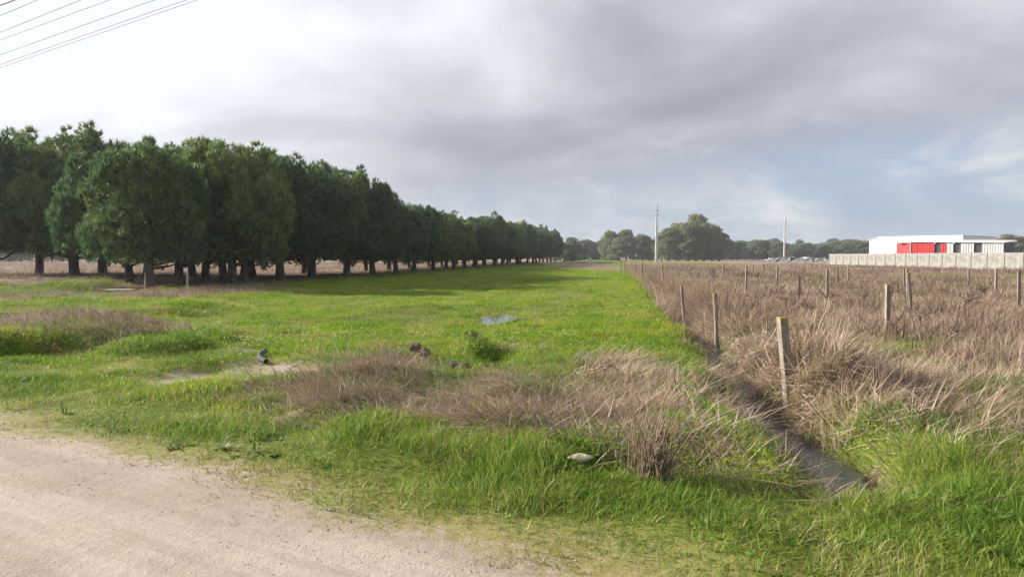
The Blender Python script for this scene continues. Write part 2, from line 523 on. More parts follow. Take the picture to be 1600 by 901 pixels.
MOUNDS = [  # px_ell box, height 
    (px_ell(-160, 330, 478, 520), 0.26), (px_ell(-220, 215, 520, 572), 0.34), (px_ell(190, 345, 525, 560), 0.15),
    (px_ell(-300, 175, 448, 468), 0.45), (px_ell(160, 460, 456, 476), 0.10),
    (px_ell(480, 660, 585, 665), 0.06), (px_ell(690, 880, 600, 690), 0.04), (px_ell(900, 1090, 585, 680), 0.04),
    (px_ell(715, 765, 548, 562), 0.16), (px_ell(1195, 1330, 590, 632), 0.30), (px_ell(480, 1180, 660, 745), 0.10), (px_ell(560, 700, 482, 496), 0.10),
]
HOLLOWS = [(px_ell(745, 800, 556, 574), 0.16), (px_ell(930, 962, 728, 752), 0.22), (px_ell(715, 835, 489, 512), 0.07), (px_ell(250, 480, 568, 606), 0.07)]
PUDDLE = px_ell(735, 815, 490, 514)


def height(x, y):
    x = np.asarray(x, dtype=np.float64); y = np.asarray(y, dtype=np.float64)
    r = np.hypot(x, y)
    fade = 1.0 / (1.0 + (r / 45.0) ** 2)
    s = sroad(x, y)
    off = sstep(s, 0.0, 1.6)
    z = (0.10 * fbm(x * 0.35, y * 0.35, 3, 3) + 0.085 * fbm(x * 1.7, y * 1.7, 3, 5)) * off * fade
    z = z + 0.012 * fbm(x * 3.0, y * 3.0, 3, 8) * (1 - off) + 0.05 * off * fade
    # tyre ruts
    z = z - 0.012 * (np.exp(-((s + 1.15) / 0.28) ** 2) + np.exp(-((s + 2.75) / 0.28) ** 2))
    for e, h in MOUNDS: z = z + h * blob(x, y, e)
    for e, h in HOLLOWS: z = z - h * blob(x, y, e)
    dx = np.abs(x - xditch(y)) + 0.20 * fbm(x * 1.6, y * 1.6, 3, 12)
    ends = sstep(y, 4.9, 5.9) * (1 - sstep(y, 60.0, 80.0))
    cut = (1 - sstep(dx, 0.15, 0.62)) * ends
    z = z * (1 - 0.8 * cut) - 0.62 * cut
    z = z + 0.06 * np.exp(-((dx - 0.95) / 0.35) ** 2) * ends
    return z


BARE_E = [px_ell(235, 500, 566, 612), px_ell(395, 485, 600, 632), px_ell(300, 440, 548, 560), px_ell(150, 260, 566, 584)]
DRY_E = [px_ell(455, 680, 565, 690), px_ell(650, 890, 595, 705), px_ell(860, 1120, 565, 690), px_ell(940, 1080, 650, 760),
         px_ell(-200, 140, 505, 575), px_ell(110, 300, 515, 552), px_ell(-250, 240, 466, 484), px_ell(230, 420, 448, 476),
         px_ell(855, 960, 411, 424)]
FAR_GREEN = [px_ell(960, 1085, 407.5, 417), px_ell(1085, 1180, 410, 416)]
WALL_A, WALL_B = np.array(G(1296, 413)), np.array(G(1600, 422.5))


def zones(x, y):
    """bare, green and dry cover of the ground, 0..1 each"""
    s = sroad(x, y) + 0.32 * fbm(x * 0.9, y * 0.9, 4, 21)
    bare = 1.25 - 0.75 * sstep(s, -0.30, 0.40) - 0.5 * sstep(s, 0.40, 1.15)
    for e in BARE_E: bare = np.maximum(bare, (0.66 + 0.6 * fbm(x * 2.1, y * 2.1, 3, 76)) * blob(x, y, e))
    right = sstep(x - xditch(y) + 0.25 * fbm(x, y, 3, 23), -0.55, -0.15) * sstep(s, 1.8, 2.8)
    dry = right * sstep(y + 2.5 * fbm(x * 0.6, y * 0.6, 3, 25), 5.0, 10.5)
    for e in DRY_E: dry = np.maximum(dry, blob(x, y, e))
    # under the pines and on the fallow field behind them
    rowd = x - xrow(y)
    behind = (1 - sstep(rowd + 1.5 * fbm(x * 0.3, y * 0.3, 3, 27), -1.0, 3.2)) * sstep(y, 30, 36)
    dry = np.maximum(dry, behind * (0.75 + 0.5 * fbm(x * 0.2, y * 0.2, 3, 28)))
    far_gr = np.zeros_like(dry)
    for e in FAR_GREEN: far_gr = np.maximum(far_gr, blob(x, y, e))
    wd = WALL_A + (WALL_B - WALL_A) * np.clip(((y - WALL_A[1]) / (WALL_B[1] - WALL_A[1])), -1, 4)[..., None]
    wx = wd[..., 0] - x
    far_gr = np.maximum(far_gr, sstep(wx + 2 * fbm(x * .2, y * .2, 3, 29), -1.0, 0.5) * (1 - sstep(wx + 2 * fbm(x * .3, y * .1, 3, 30), 3.0, 5.0)) * (y > 40) * (y < 170))
    dry = dry * (1 - far_gr)
    green = np.maximum(1 - 0.85 * dry, far_gr) * (1 - 0.8 * np.clip(bare, 0, 1))
    ditch = (1 - sstep(np.abs(x - xditch(y)), 0.25, 0.55)) * sstep(y, 4.9, 5.9)
    green = green * (1 - ditch); dry = dry * (1 - ditch)
    return bare * (1 - ditch), green, dry


def axis(lo, a, b, hi, step, grow):
    core = list(np.arange(a, b + 1e-6, step))
    up = [core[-1]]; st = step
    while up[-1] < hi: st *= grow; up.append(up[-1] + st)
    dn = [core[0]]; st = step
    while dn[-1] > lo: st *= grow; dn.append(dn[-1] - st)
    return np.array(dn[:0:-1] + core + up[1:])


gx = axis(-4000, -11, 9, 4000, 0.11, 1.07)
gy = axis(-300, 3.2, 24, 6000, 0.11, 1.06)
XX, YY = np.meshgrid(gx, gy)
ZZ = height(XX, YY)
nx, ny = len(gx), len(gy)
idx = np.arange(nx * ny).reshape(ny, nx)
quads = np.stack([idx[:-1, :-1], idx[:-1, 1:], idx[1:, 1:], idx[1:, :-1]], -1).reshape(-1, 4)
V = np.stack([XX, YY, ZZ], -1).reshape(-1, 3)
xc_, yc_ = V[quads].mean(1)[:, 0], V[quads].mean(1)[:, 1]
s_ = sroad(xc_, yc_) + 0.25 * fbm(xc_ * 1.3, yc_ * 1.3, 3, 22)
is_road = (s_ < 0.0) & (s_ > -5.2) & (np.abs((xc_ - ROAD_A[0]) * ROAD_U[0] + (yc_ - ROAD_A[1]) * ROAD_U[1]) < 220)
zb, zg, zd = zones(V[:, 0], V[:, 1])


def sub_mesh(name, mask):
    q = quads[mask]
    used, inv = np.unique(q, return_inverse=True)
    me = mesh_np(name, V[used], inv.reshape(-1), 4, True)
    for nm, a in (('bare', zb), ('green', zg), ('dry', zd)): fattr(me, nm, a[used])
    return me


ground = link('ground', sub_mesh('ground', ~is_road), M['ground']); tag(ground, kind='structure')
road = link('dirt_road', sub_mesh('dirt_road', is_road), M['ground']); tag(road, kind='structure')

# water standing in the ditch
ys = np.arange(5.6, 40, 0.25)
wv = []
for y in ys:
    c = float(xditch(y)); wv += [(c - 0.5, y, -0.345), (c + 0.5, y, -0.345)]
wf = [(2 * i, 2 * i + 1, 2 * i + 3, 2 * i + 2) for i in range(len(ys) - 1)]
me = bpy.data.meshes.new('ditch_water'); me.from_pydata(wv, [], wf)
tag(link('ditch_water', me, M['ditch_water']), kind='structure')
# puddle in the field
pc = PUDDLE
pz = float(height(pc[0], pc[1])) + 0.012
pv = [(pc[0] + pc[2] * 0.7 * math.cos(a) * (1 + 0.25 * math.sin(3 * a + 1)), pc[1] + pc[3] * 0.8 * math.sin(a) * (1 + 0.2 * math.sin(2 * a)), pz) for a in np.linspace(0, 2 * math.pi, 48, endpoint=False)]
me = bpy.data.meshes.new('puddle'); me.from_pydata(pv, [], [tuple(range(48))])
tag(link('puddle', me, M['puddle']), kind='structure')


# ------------------------------------------------------------------ scattered ground cover (nobody could count it)
def tuft_mesh(name, n, radius, lmin, lmax, width, lean=(10, 15), droop=(20, 30), az=None, segs=3, seed=0, wtip=0.12):
    """n curved tapering blades; az = (mean, spread) in degrees, None = all round"""
    r = np.random.default_rng(seed)
    V, F, RN = [], [], []
    for b in range(n):
        a0 = r.uniform(0, 2 * math.pi); rr = radius * math.sqrt(r.uniform())
        p = np.array([rr * math.cos(a0), rr * math.sin(a0), -0.02])
        a = r.uniform(0, 2 * math.pi) if az is None else R(r.normal(az[0], az[1]))
        L = r.uniform(lmin, lmax); th = R(abs(r.normal(*lean))); dr = R(r.normal(*droop))
        w = width * r.uniform(0.7, 1.3); k = len(V); rn = r.uniform()
        tw = r.normal(0, 0.6)
        side = np.array([-math.sin(a + tw), math.cos(a + tw), 0.0])
        for i in range(segs + 1):
            t = i / segs
            ww = w * (1 - t) + w * wtip * t
            if i < segs:
                V += [p - side * ww / 2, p + side * ww / 2]; RN += [rn, rn]
            else:
                V += [p]; RN += [rn]
            ang = min(th + dr * t, R(115))
            p = p + L / segs * np.array([math.cos(a) * math.sin(ang), math.sin(a) * math.sin(ang), math.cos(ang)])
        for i in range(segs - 1):
            j = k + 2 * i
            F += [(j, j + 1, j + 3), (j, j + 3, j + 2)]
        j = k + 2 * (segs - 1)
        F += [(j, j + 1, j + 2)]
    me = mesh_np(name, np.array(V), np.array(F), 3)
    fattr(me, 'rnd', RN)
    return me


PROTO = {}


def protos(key, meshes, mat):
    c = bpy.data.collections.new('kinds_of_' + key)
    for i, me in enumerate(meshes):
        me.materials.append(mat)
        c.objects.link(bpy.data.objects.new('%s_%02d' % (key, i), me))
    PROTO[key] = (c, len(meshes))


def scatter_group(coll):
    ng = bpy.data.node_groups.new('scatter_' + coll.name, 'GeometryNodeTree')
    ng.interface.new_socket('Geometry', in_out='INPUT', socket_type='NodeSocketGeometry')
    ng.interface.new_socket('Geometry', in_out='OUTPUT', socket_type='NodeSocketGeometry')
    N, L = ng.nodes, ng.links
    gi, go = N.new('NodeGroupInput'), N.new('NodeGroupOutput')
    ci = N.new('GeometryNodeCollectionInfo'); ci.inputs['Collection'].default_value = coll
    ci.inputs['Separate Children'].default_value = True; ci.inputs['Reset Children'].default_value = True
    io = N.new('GeometryNodeInstanceOnPoints'); io.inputs['Pick Instance'].default_value = True
    def at(name, typ):
        a = N.new('GeometryNodeInputNamedAttribute'); a.data_type = typ; a.inputs['Name'].default_value = name
        return a.outputs[0]
    er = N.new('FunctionNodeEulerToRotation')
    L.new(at('rot', 'FLOAT_VECTOR'), er.inputs[0])
    L.new(gi.outputs[0], io.inputs['Points']); L.new(ci.outputs[0], io.inputs['Instance'])
    L.new(at('pick', 'INT'), io.inputs['Instance Index']); L.new(er.outputs[0], io.inputs['Rotation'])
    L.new(at('size', 'FLOAT_VECTOR'), io.inputs['Scale']); L.new(io.outputs[0], go.inputs[0])
    return ng


def scatter(name, key, x, y, rotz, sx, sz, label, cat, dz=0.0, pick=None):
    coll, n = PROTO[key]
    z = height(x, y) + dz
    N = len(x)
    me = bpy.data.meshes.new(name)
    me.vertices.add(N)
    me.vertices.foreach_set('co', np.stack([x, y, z], -1).astype(np.float32).ravel())
    a = me.attributes.new('rot', 'FLOAT_VECTOR', 'POINT')
    e = 0.15
    gx_ = np.clip((height(x + e, y) - height(x - e, y)) / (2 * e), -0.8, 0.8); gy_ = np.clip((height(x, y + e) - height(x, y - e)) / (2 * e), -0.8, 0.8)
    tx, ty = np.arctan(gy_), -np.arctan(gx_)
    cz, sz_ = np.cos(rotz), np.sin(rotz)
    rr = np.stack([tx * cz + ty * sz_ + rng.normal(0, 0.06, N), -tx * sz_ + ty * cz + rng.normal(0, 0.06, N), rotz], -1).astype(np.float32)
    a.data.foreach_set('vector', rr.ravel())
    a = me.attributes.new('size', 'FLOAT_VECTOR', 'POINT')
    a.data.foreach_set('vector', np.stack([sx, sx, sz], -1).astype(np.float32).ravel())
    a = me.attributes.new('pick', 'INT', 'POINT')
    a.data.foreach_set('value', (rng.integers(0, n, N) if pick is None else pick).astype(np.int32))
    o = link(name, me)
    md = o.modifiers.new('scatter', 'NODES'); md.node_group = scatter_group(coll)
    tag(o, label, cat, kind='stuff')
    return o


def wedge(n, d0, d1, p, lo=None, hi=None, margin=2.5):
    """n points between distances d0..d1, density falling as d**-p, inside the (slightly widened) view"""
    ds = np.linspace(d0, d1, 600)
    l = -0.70 * ds - margin; h = 0.70 * ds + margin
    if lo is not None: l = np.maximum(l, lo(ds))
    if hi is not None: h = np.minimum(h, hi(ds))
    w = np.maximum(h - l, 0) * ds ** (-p)
    c = np.cumsum(w); c /= c[-1]
    d = np.interp(rng.uniform(size=n), c, ds)
    ll = np.interp(d, ds, l); hh = np.interp(d, ds, h)
    return ll + (hh - ll) * rng.uniform(size=n), d


protos('tall_blades', [tuft_mesh('b%d' % i, 80, 0.30, 0.06, 0.22, 0.008, (22, 18), (55, 40), None, 3, 100 + i) for i in range(5)], M['grass_tall'])
protos('field_blades', [tuft_mesh('f%d' % i, 100, 0.34, 0.03, 0.085, 0.0105, (24, 18), (35, 30), None, 2, 200 + i) for i in range(5)], M['grass_field'])
protos('verge_blades', [tuft_mesh('v%d' % i, 46, 0.15, 0.02, 0.065, 0.007, (45, 20), (40, 30), None, 2, 300 + i) for i in range(4)], M['grass_verge'])
protos('straw_stems', [tuft_mesh('s%d' % i, 30, 0.26, 0.22, 0.72, 0.0085, (56, 18), (30, 30), (0, 45), 3, 400 + i, 0.3) for i in range(5)], M['straw'])
protos('straw_mat', [tuft_mesh('m%d' % i, 40, 0.30, 0.15, 0.42, 0.010, (74, 14), (14, 25), (0, 60), 2, 450 + i, 0.3) for i in range(5)], M['straw'])
protos('red_stems', [tuft_mesh('r%d' % i, 50, 0.36, 0.12, 0.50, 0.0105, (36, 24), (40, 50), None, 3, 500 + i, 0.3) for i in range(6)], M['straw_red'])
protos('weed_stalks', [tuft_mesh('w%d' % i, 26, 0.20, 0.35, 0.8, 0.008, (16, 12), (15, 30), None, 3, 550 + i, 0.4) for i in range(4)], M['twig'])
protos('pale_stems', [tuft_mesh('p%d' % i, 40, 0.22, 0.4, 0.85, 0.0075, (18, 12), (28, 20), (180, 60), 3, 600 + i, 0.3) for i in range(4)], M['straw'])


def flower_mesh(name, seed):
    r = np.random.default_rng(seed); V, F, RN = [], [], []
    for b in range(5):
        p = np.array([r.normal(0, .08), r.normal(0, .08), r.uniform(.09, .18)]); k = len(V); s = r.uniform(.010, .017)
        for j in range(6):
            a = j * math.pi / 3; V.append(p + s * np.array([math.cos(a), math.sin(a), 0.25 * (j % 2)]))
        V.append(p + np.array([0, 0, s * .7])); rn = r.uniform(); RN += [rn] * 7
        F += [(k + j, k + (j + 1) % 6, k + 6) for j in range(6)]
    me = mesh_np(name, np.array(V), np.array(F), 3); fattr(me, 'rnd', RN)
    return me


protos('flower_heads', [flower_mesh('fl%d' % i, 700 + i) for i in range(3)], M['flower'])

U = lambda n: rng.uniform(size=n)
TAU = 2 * math.pi

def clear_of_ditch(x, y, half=0.62):
    half = half - 0.22 + 0.30 * fbm(x * 1.5, y * 1.5, 3, 68) - 0.14 * sstep(y, 6.8, 9.0) - 0.5 * sstep(y, 11.5, 14.0)
    half = np.maximum(half, 0.40 * (1 - sstep(y, 8.0, 10.5)))
    return (np.abs(x - xditch(y)) > half) | (y < 5.3) | (y > 45)


def near(x, y, lo=0.0):
    return sroad(x, y) > lo


# lush verge along the road
x, y = wedge(11000, 3.3, 11.0, 0.6)
s = sroad(x, y) + 0.32 * fbm(x * 0.9, y * 0.9, 4, 21)
dens = sstep(s, 0.30, 1.0) * (1 - sstep(s + 0.9 * fbm(x * 1.2, y * 1.2, 3, 41), 1.4, 2.3)) * (0.15 + 0.85 * sstep(fbm(x * 1.3, y * 1.3, 3, 43), -0.35, 0.25))
k = (U(len(x)) < dens * (1 - np.clip(zones(x, y)[0], 0, 1) * 0.6)) & clear_of_ditch(x, y, 0.5)
x, y = x[k], y[k]; n = len(x)
vig = 0.38 + 0.62 * sstep(fbm(x * 0.8, y * 0.8, 3, 45), -0.25, 0.45) * sstep(sroad(x, y), 0.3, 1.3)
sx0, sy0 = G(931, 760)
vig *= 1 - 0.62 * (1 - sstep(np.hypot(x - sx0, (y - sy0) * 1.0), 0.25, 0.6))
vig *= 1 - 0.5 * (1 - sstep(np.hypot(x - 2.4, (y - 5.2) * 0.8), 0.5, 1.3))
scatter('verge_grass', 'tall_blades', x, y, U(n) * TAU, 0.7 + 0.5 * U(n), vig * (0.6 + 0.7 * U(n)), 'tall lush green grass along the edge of the dirt road', 'grass')

# thin trodden grass at the road edge
x, y = wedge(17000, 3.3, 14.0, 1.0)
s = sroad(x, y) + 0.32 * fbm(x * 0.9, y * 0.9, 4, 21)
dens = sstep(s, -0.3, 0.7) * (1 - sstep(s, 1.6, 2.4)) * sstep(fbm(x * 1.7, y * 1.7, 4, 46) + 0.30 * sstep(s, 0.0, 0.9), 0.02, 0.30)
k = U(len(x)) < dens
x, y = x[k], y[k]; n = len(x)
scatter('trodden_grass', 'verge_blades', x, y, U(n) * TAU, 0.6 + 0.9 * U(n), 0.5 + 0.9 * U(n), 'thin trodden yellow green grass between road and verge', 'grass')

# loose gravel on the road, thicker along its edge
def pebble_mesh(name, seed):
    r = np.random.default_rng(seed); V, F, RN = [], [], []
    for b in range(9):
        c = np.array([r.normal(0, .09), r.normal(0, .09), 0.0]); sz = r.uniform(0.0025, 0.0065); k = len(V); rn = r.uniform()
        for d in ((1, 0, 0), (-1, 0, 0), (0, 1, 0), (0, -1, 0), (0, 0, .8), (0, 0, -.5)): V.append(c + np.array(d) * sz * r.uniform(0.7, 1.3, 3)); RN.append(rn)
        F += [(k + a_, k + b_, k + c_) for a_, b_, c_ in ((0, 2, 4), (2, 1, 4), (1, 3, 4), (3, 0, 4), (2, 0, 5), (1, 2, 5), (3, 1, 5), (0, 3, 5))]
    me = mesh_np(name, np.array(V), np.array(F), 3); fattr(me, 'rnd', RN)
    return me


M['gravel'] = mat_leaf('gravel', [(0.0, (0.19, 0.155, 0.128)), (0.5, (0.29, 0.24, 0.20)), (1.0, (0.42, 0.37, 0.32))], 0.0, 0.1, 1.0, 0.9)
protos('pebbles', [pebble_mesh('g%d' % i, 800 + i) for i in range(4)], M['gravel'])
x, y = wedge(2400, 3.2, 10.0, 0.8)
s = sroad(x, y)
k = (s < 0.9) & (s > -4.5) & (U(len(x)) < 0.10 + 0.6 * np.exp(-((s - 0.1) / 0.5) ** 2) + 0.35 * sstep(fbm(x * 1.3, y * 1.3, 3, 75), 0.1, 0.4))
x, y = x[k], y[k]; n = len(x)
scatter('loose_gravel', 'pebbles', x, y, U(n) * TAU, 0.6 + 0.9 * U(n), 0.6 + 0.9 * U(n), 'loose gravel strewn over the dirt road and its edge', 'gravel')

# the green field
x, y = wedge(24000, 5.5, 130.0, 1.5, lo=lambda d: np.where(d > 33, xrow(d) - 3, -0.7 * d - 3), hi=lambda d: xditch(d) - 0.15)
b_, g_, d_ = zones(x, y)
s = sroad(x, y)
k = U(len(x)) < g_ * (1 - 0.6 * d_) * (1 - sstep(b_, 0.3, 0.8)) * sstep(s, 1.4, 2.1) * (0.25 + 0.9 * sstep(fbm(x * 0.8, y * 0.8, 3, 47), -0.35, 0.15))
pud = ((x - PUDDLE[0]) / PUDDLE[2]) ** 2 + ((y - PUDDLE[1]) / PUDDLE[3]) ** 2 < 1.0 + 0.8 * fbm(x * 2, y * 2, 2, 48)
k &= ~(pud & (U(len(x)) < 0.55)) & clear_of_ditch(x, y)
x, y = x[k], y[k]; n = len(x)
grow = (1 + y / 20.0) ** 0.85
lush = 0.40 + 0.85 * sstep(fbm(x * 0.55, y * 0.55, 3, 49), -0.3, 0.4)
scatter('field_grass', 'field_blades', x, y, U(n) * TAU, 0.8 * grow * (0.8 + 0.5 * U(n)), lush * grow ** 0.25 * (0.6 + 0.7 * U(n)), 'short bright green grass covering the field strip', 'grass')

# green growing through the dry vineyard and through the dry clumps before the field
x, y = wedge(9000, 5.0, 70.0, 1.4, lo=lambda d: xditch(d) + 0.3)
gm = sstep(fbm(x * 0.45, y * 0.45, 3, 50) + 0.55 * (1 - sstep(y, 5.5, 14.0)), -0.12, 0.3)
gm = np.maximum(gm, 0.85 * (1 - sstep(fbm(x * 0.55, y * 0.55, 4, 51), -0.22, 0.0)))
k = (U(len(x)) < gm * sstep(sroad(x, y), 1.4, 2.4)) & clear_of_ditch(x, y)
x, y = x[k], y[k]
x2, y2 = wedge(2600, 5.5, 14.0, 0.8, lo=lambda d: -0.62 * d, hi=lambda d: xditch(d) - 0.5)
k = (U(len(x2)) < (1 - np.clip(zones(x2, y2)[0], 0, 1)) ** 2 * sstep(sroad(x2, y2), 1.8, 2.4) * sstep(fbm(x2 * 0.9, y2 * 0.9, 3, 66), -0.25, 0.3)) & clear_of_ditch(x2, y2)
x, y = np.concatenate([x, x2[k]]), np.concatenate([y, y2[k]])
x3, y3 = wedge(1500, 4.4, 11.0, 0.8, lo=lambda d: xditch(d) + 0.3)
k = (U(len(x3)) < sstep(sroad(x3, y3), 1.0, 2.0) * (0.25 + 0.75 * sstep(fbm(x3 * 0.8, y3 * 0.8, 3, 67), -0.3, 0.2))) & clear_of_ditch(x3, y3, 0.5)
x, y = np.concatenate([x, x3[k]]), np.concatenate([y, y3[k]]); n = len(x)
grow = (1 + y / 25.0) ** 0.8
scatter('rough_grass', 'tall_blades', x, y, U(n) * TAU, 0.75 * grow * (0.7 + 0.5 * U(n)), (0.45 + 0.45 * U(n)) * (0.8 + 0.3 * (1 - sstep(y, 6, 10))), 'rough green grass coming up among the dry weeds and clumps', 'grass')

# dry weeds of the abandoned vineyard
x, y = wedge(15000, 5.5, 150.0, 1.45, lo=lambda d: xditch(d) - 0.45)
b_, g_, d_ = zones(x, y)
pat = fbm(x * 0.55, y * 0.55, 4, 51)
k = (U(len(x)) < d_ * (0.05 + 1.0 * sstep(pat, -0.20, 0.20)) * sstep(sroad(x, y), 2.4, 3.8) * (0.25 + 0.75 * sstep(y, 7, 13))) & clear_of_ditch(x, y, 0.7)
x, y = x[k], y[k]; n = len(x)
grow = (1 + y / 24.0) ** 0.8
tall = 0.36 + 0.62 * sstep(fbm(x * 0.35, y * 0.35, 3, 52), -0.3, 0.4)
scatter('vineyard_weeds', 'red_stems', x, y, U(n) * TAU, 0.85 * grow * (0.7 + 0.6 * U(n)), tall * (0.55 + 0.8 * U(n)), 'knee high dry reddish brown weeds filling the vineyard', 'weeds')
x, y = wedge(2600, 8.0, 110.0, 1.35, lo=lambda d: xditch(d) + 0.4)
k = U(len(x)) < sstep(fbm(x * 0.4, y * 0.4, 3, 61), -0.05, 0.35)
x, y = x[k], y[k]; n = len(x)
scatter('dead_weed_stalks', 'weed_stalks', x, y, U(n) * TAU, 0.9 * (1 + y / 26.0) * (0.7 + 0.6 * U(n)), 0.45 + 0.5 * U(n), 'thin dark upright stalks of dead weeds in the vineyard', 'weeds')

# leaning straw in the near vineyard
x, y = wedge(3600, 5.0, 34.0, 1.2, lo=lambda d: xditch(d) + 0.25)
k = (U(len(x)) < sstep(sroad(x, y), 2.4, 3.8) * sstep(fbm(x * 0.6, y * 0.6, 3, 53), -0.2, 0.3) * (0.3 + 0.7 * sstep(y, 6, 9))) & clear_of_ditch(x, y, 0.75)
x, y = x[k], y[k]; n = len(x)
scatter('leaning_straw', 'straw_stems', x, y, rng.normal(R(20), 0.7, n), 0.8 + 0.6 * U(n), 0.4 + 0.5 * U(n), 'long pale straw stems leaning to the right in the vineyard', 'dry grass')

CL = [  # ellipse, count, rotation of the lean, kind, vertical size
    (px_ell(480, 670, 568, 650), 75, R(205), 'straw_stems', 0.5), (px_ell(440, 700, 575, 690), 330, R(200), 'straw_mat', 0.9),
    (px_ell(655, 900, 600, 715), 330, R(190), 'straw_mat', 0.8), (px_ell(690, 880, 600, 710), 50, R(200), 'straw_stems', 0.4),
    (px_ell(870, 1120, 560, 700), 75, R(35), 'straw_stems', 0.5), (px_ell(860, 1140, 570, 745), 300, R(50), 'straw_mat', 1.0),
    (px_ell(400, 1180, 640, 760), 330, R(120), 'straw_mat', 0.9), (px_ell(440, 1150, 590, 745), 80, R(215), 'straw_stems', 0.4),
    (px_ell(250, 700, 600, 700), 90, R(200), 'straw_mat', 0.6),
    (px_ell(-220, 140, 505, 578), 90, R(190), 'straw_stems', 0.4), (px_ell(-220, 200, 505, 578), 300, R(190), 'straw_mat', 1.0),
    (px_ell(110, 300, 515, 555), 220, R(195), 'straw_mat', 1.1),
    (px_ell(-300, 250, 464, 486), 420, R(190), 'straw_mat', 1.6), (px_ell(225, 420, 456, 476), 90, R(200), 'straw_stems', 0.5), (px_ell(225, 420, 454, 476), 250, R(200), 'straw_mat', 1.1),
    (px_ell(560, 720, 490, 510), 30, R(190), 'straw_mat', 0.5), (px_ell(790, 860, 545, 562), 26, R(150), 'straw_mat', 0.9),
    (px_ell(840, 905, 452, 482), 14, R(80), 'straw_stems', 0.45), (px_ell(855, 960, 411, 425), 300, R(60), 'straw_stems', 0.8),
    (px_ell(1150, 1340, 560, 640), 330, R(-60), 'straw_mat', 1.5), (px_ell(1130, 1230, 545, 660), 240, R(200), 'straw_mat', 1.3),
    (px_ell(1060, 1170, 560, 700), 70, R(10), 'straw_stems', 0.5), (px_ell(1100, 1420, 640, 800), 50, R(30), 'straw_stems', 0.45),
    (px_ell(1250, 1750, 590, 740), 200, R(25), 'straw_mat', 1.3), (px_ell(1250, 1750, 560, 720), 90, R(25), 'straw_stems', 0.5)]
acc = {}
ya = rng.uniform(6.0, 13.0, 16); xa = xditch(ya) + rng.choice([-0.45, 0.45], 16)
acc['straw_stems'] = [(xa, ya, np.where(xa < xditch(ya), 0.3, 3.0) + rng.normal(0, 0.4, 16), 0.5 + 0.3 * U(16), 0.4 + 0.3 * U(16))]
for e, cnt, rot, kind, vs in CL:
    a = U(cnt) * TAU; rr = np.sqrt(U(cnt)) * (1 + 0.2 * rng.normal(size=cnt))
    x = e[0] + e[2] * rr * np.cos(a); y = e[1] + e[3] * rr * np.sin(a)
    k = (sstep(sroad(x, y), 1.7, 2.3) > U(cnt)) & clear_of_ditch(x, y, 0.55) & ((y > 13) | (x > xditch(y)) | (fbm(x * 1.25, y * 1.25, 3, 78) + 0.3 * (U(cnt) - 0.5) > -0.20))
    x, y = x[k], y[k]; n = len(x)
    far = (1 + y / 40)
    acc.setdefault(kind, []).append((x, y, rng.normal(rot, 0.75, n), far * (0.6 + 0.6 * U(n)), vs * (0.5 + 0.8 * U(n))))
for kind, nm, lb in (('straw_stems', 'dry_grass', 'dry brown grass stems leaning over in clumps before the field'), ('straw_mat', 'dead_thatch', 'flattened dead grass thatch matted over the banks')):
    x, y, r_, sx, sz = [np.concatenate(q) for q in zip(*acc[kind])]
    scatter(nm, kind, x, y, r_, sx, sz, lb, 'dry grass')

# tall pale straw along the old fence
x, y = wedge(1500, 15.0, 80.0, 0.9, lo=lambda d: xditch(d) - 0.45, hi=lambda d: xditch(d) + 1.2)
k = U(len(x)) < 0.15 + 0.9 * sstep(fbm(x * 0.5, y * 0.3, 2, 54), -0.15, 0.3)
x, y = x[k], y[k]; n = len(x)
scatter('fence_straw', 'pale_stems', x, y, rng.normal(0, 0.9, n), (1 + y / 40) * (0.6 + 0.5 * U(n)), (0.5 + 0.7 * U(n)) * (0.7 + 0.5 * sstep(y, 17, 22)), 'tall pale straw standing along the fence line beside the field', 'dry grass')

# dry undergrowth along the pines and the fallow land behind them
x, y = wedge(6500, 30.0, 190.0, 1.3, hi=lambda d: xrow(d) + 4.0)
b_, g_, d_ = zones(x, y)
k = U(len(x)) < d_ * (0.4 + 0.8 * sstep(fbm(x * 0.2, y * 0.2, 3, 55), -0.3, 0.2))
x, y = x[k], y[k]; n = len(x)
scatter('fallow_weeds', 'red_stems', x, y, U(n) * TAU, (1 + y / 26) * (0.8 + 0.5 * U(n)), (0.5 + 0.5 * U(n)) * (0.35 + 0.65 * sstep(np.abs(x - xrow(y) + 2.5), 3.0, 7.0)), 'dry pinkish weeds under and behind the row of pines', 'weeds')

# green tufts over the left hand banks
x, y = wedge(2600, 8.0, 42.0, 0.9, hi=lambda d: -0.28 * d)
b_, g_, d_ = zones(x, y)
k = U(len(x)) < (1 - d_) * (1 - np.clip(b_, 0, 1)) ** 2 * sstep(fbm(x * 0.6, y * 0.6, 3, 56), -0.2, 0.3) * sstep(sroad(x, y), 2.0, 3.0)
x, y = x[k], y[k]; n = len(x)
scatter('bank_grass', 'tall_blades', x, y, U(n) * TAU, (1 + y / 22) * (0.7 + 0.5 * U(n)), (0.45 + 0.5 * U(n)) * (1 - 0.45 * sstep(y, 24, 32)), 'rough green grass on the low banks before the pines', 'grass')

# coarser tufts standing up in the field
x, y = wedge(2600, 8.0, 60.0, 1.2, lo=lambda d: np.where(d > 33, xrow(d) + 4, -0.6 * d), hi=lambda d: xditch(d) - 0.4)
b_, g_, d_ = zones(x, y)
k = (U(len(x)) < g_ * (1 - np.clip(b_, 0, 1)) * sstep(fbm(x * 0.7, y * 0.7, 3, 71), 0.02, 0.3)) & (sroad(x, y) > 2.2) & clear_of_ditch(x, y)
x, y = x[k], y[k]; n = len(x)
scatter('field_tufts', 'tall_blades', x, y, U(n) * TAU, (1 + y / 30) * (0.45 + 0.6 * U(n)), 0.3 + 0.35 * U(n), 'darker coarse tufts standing above the short field grass', 'grass')

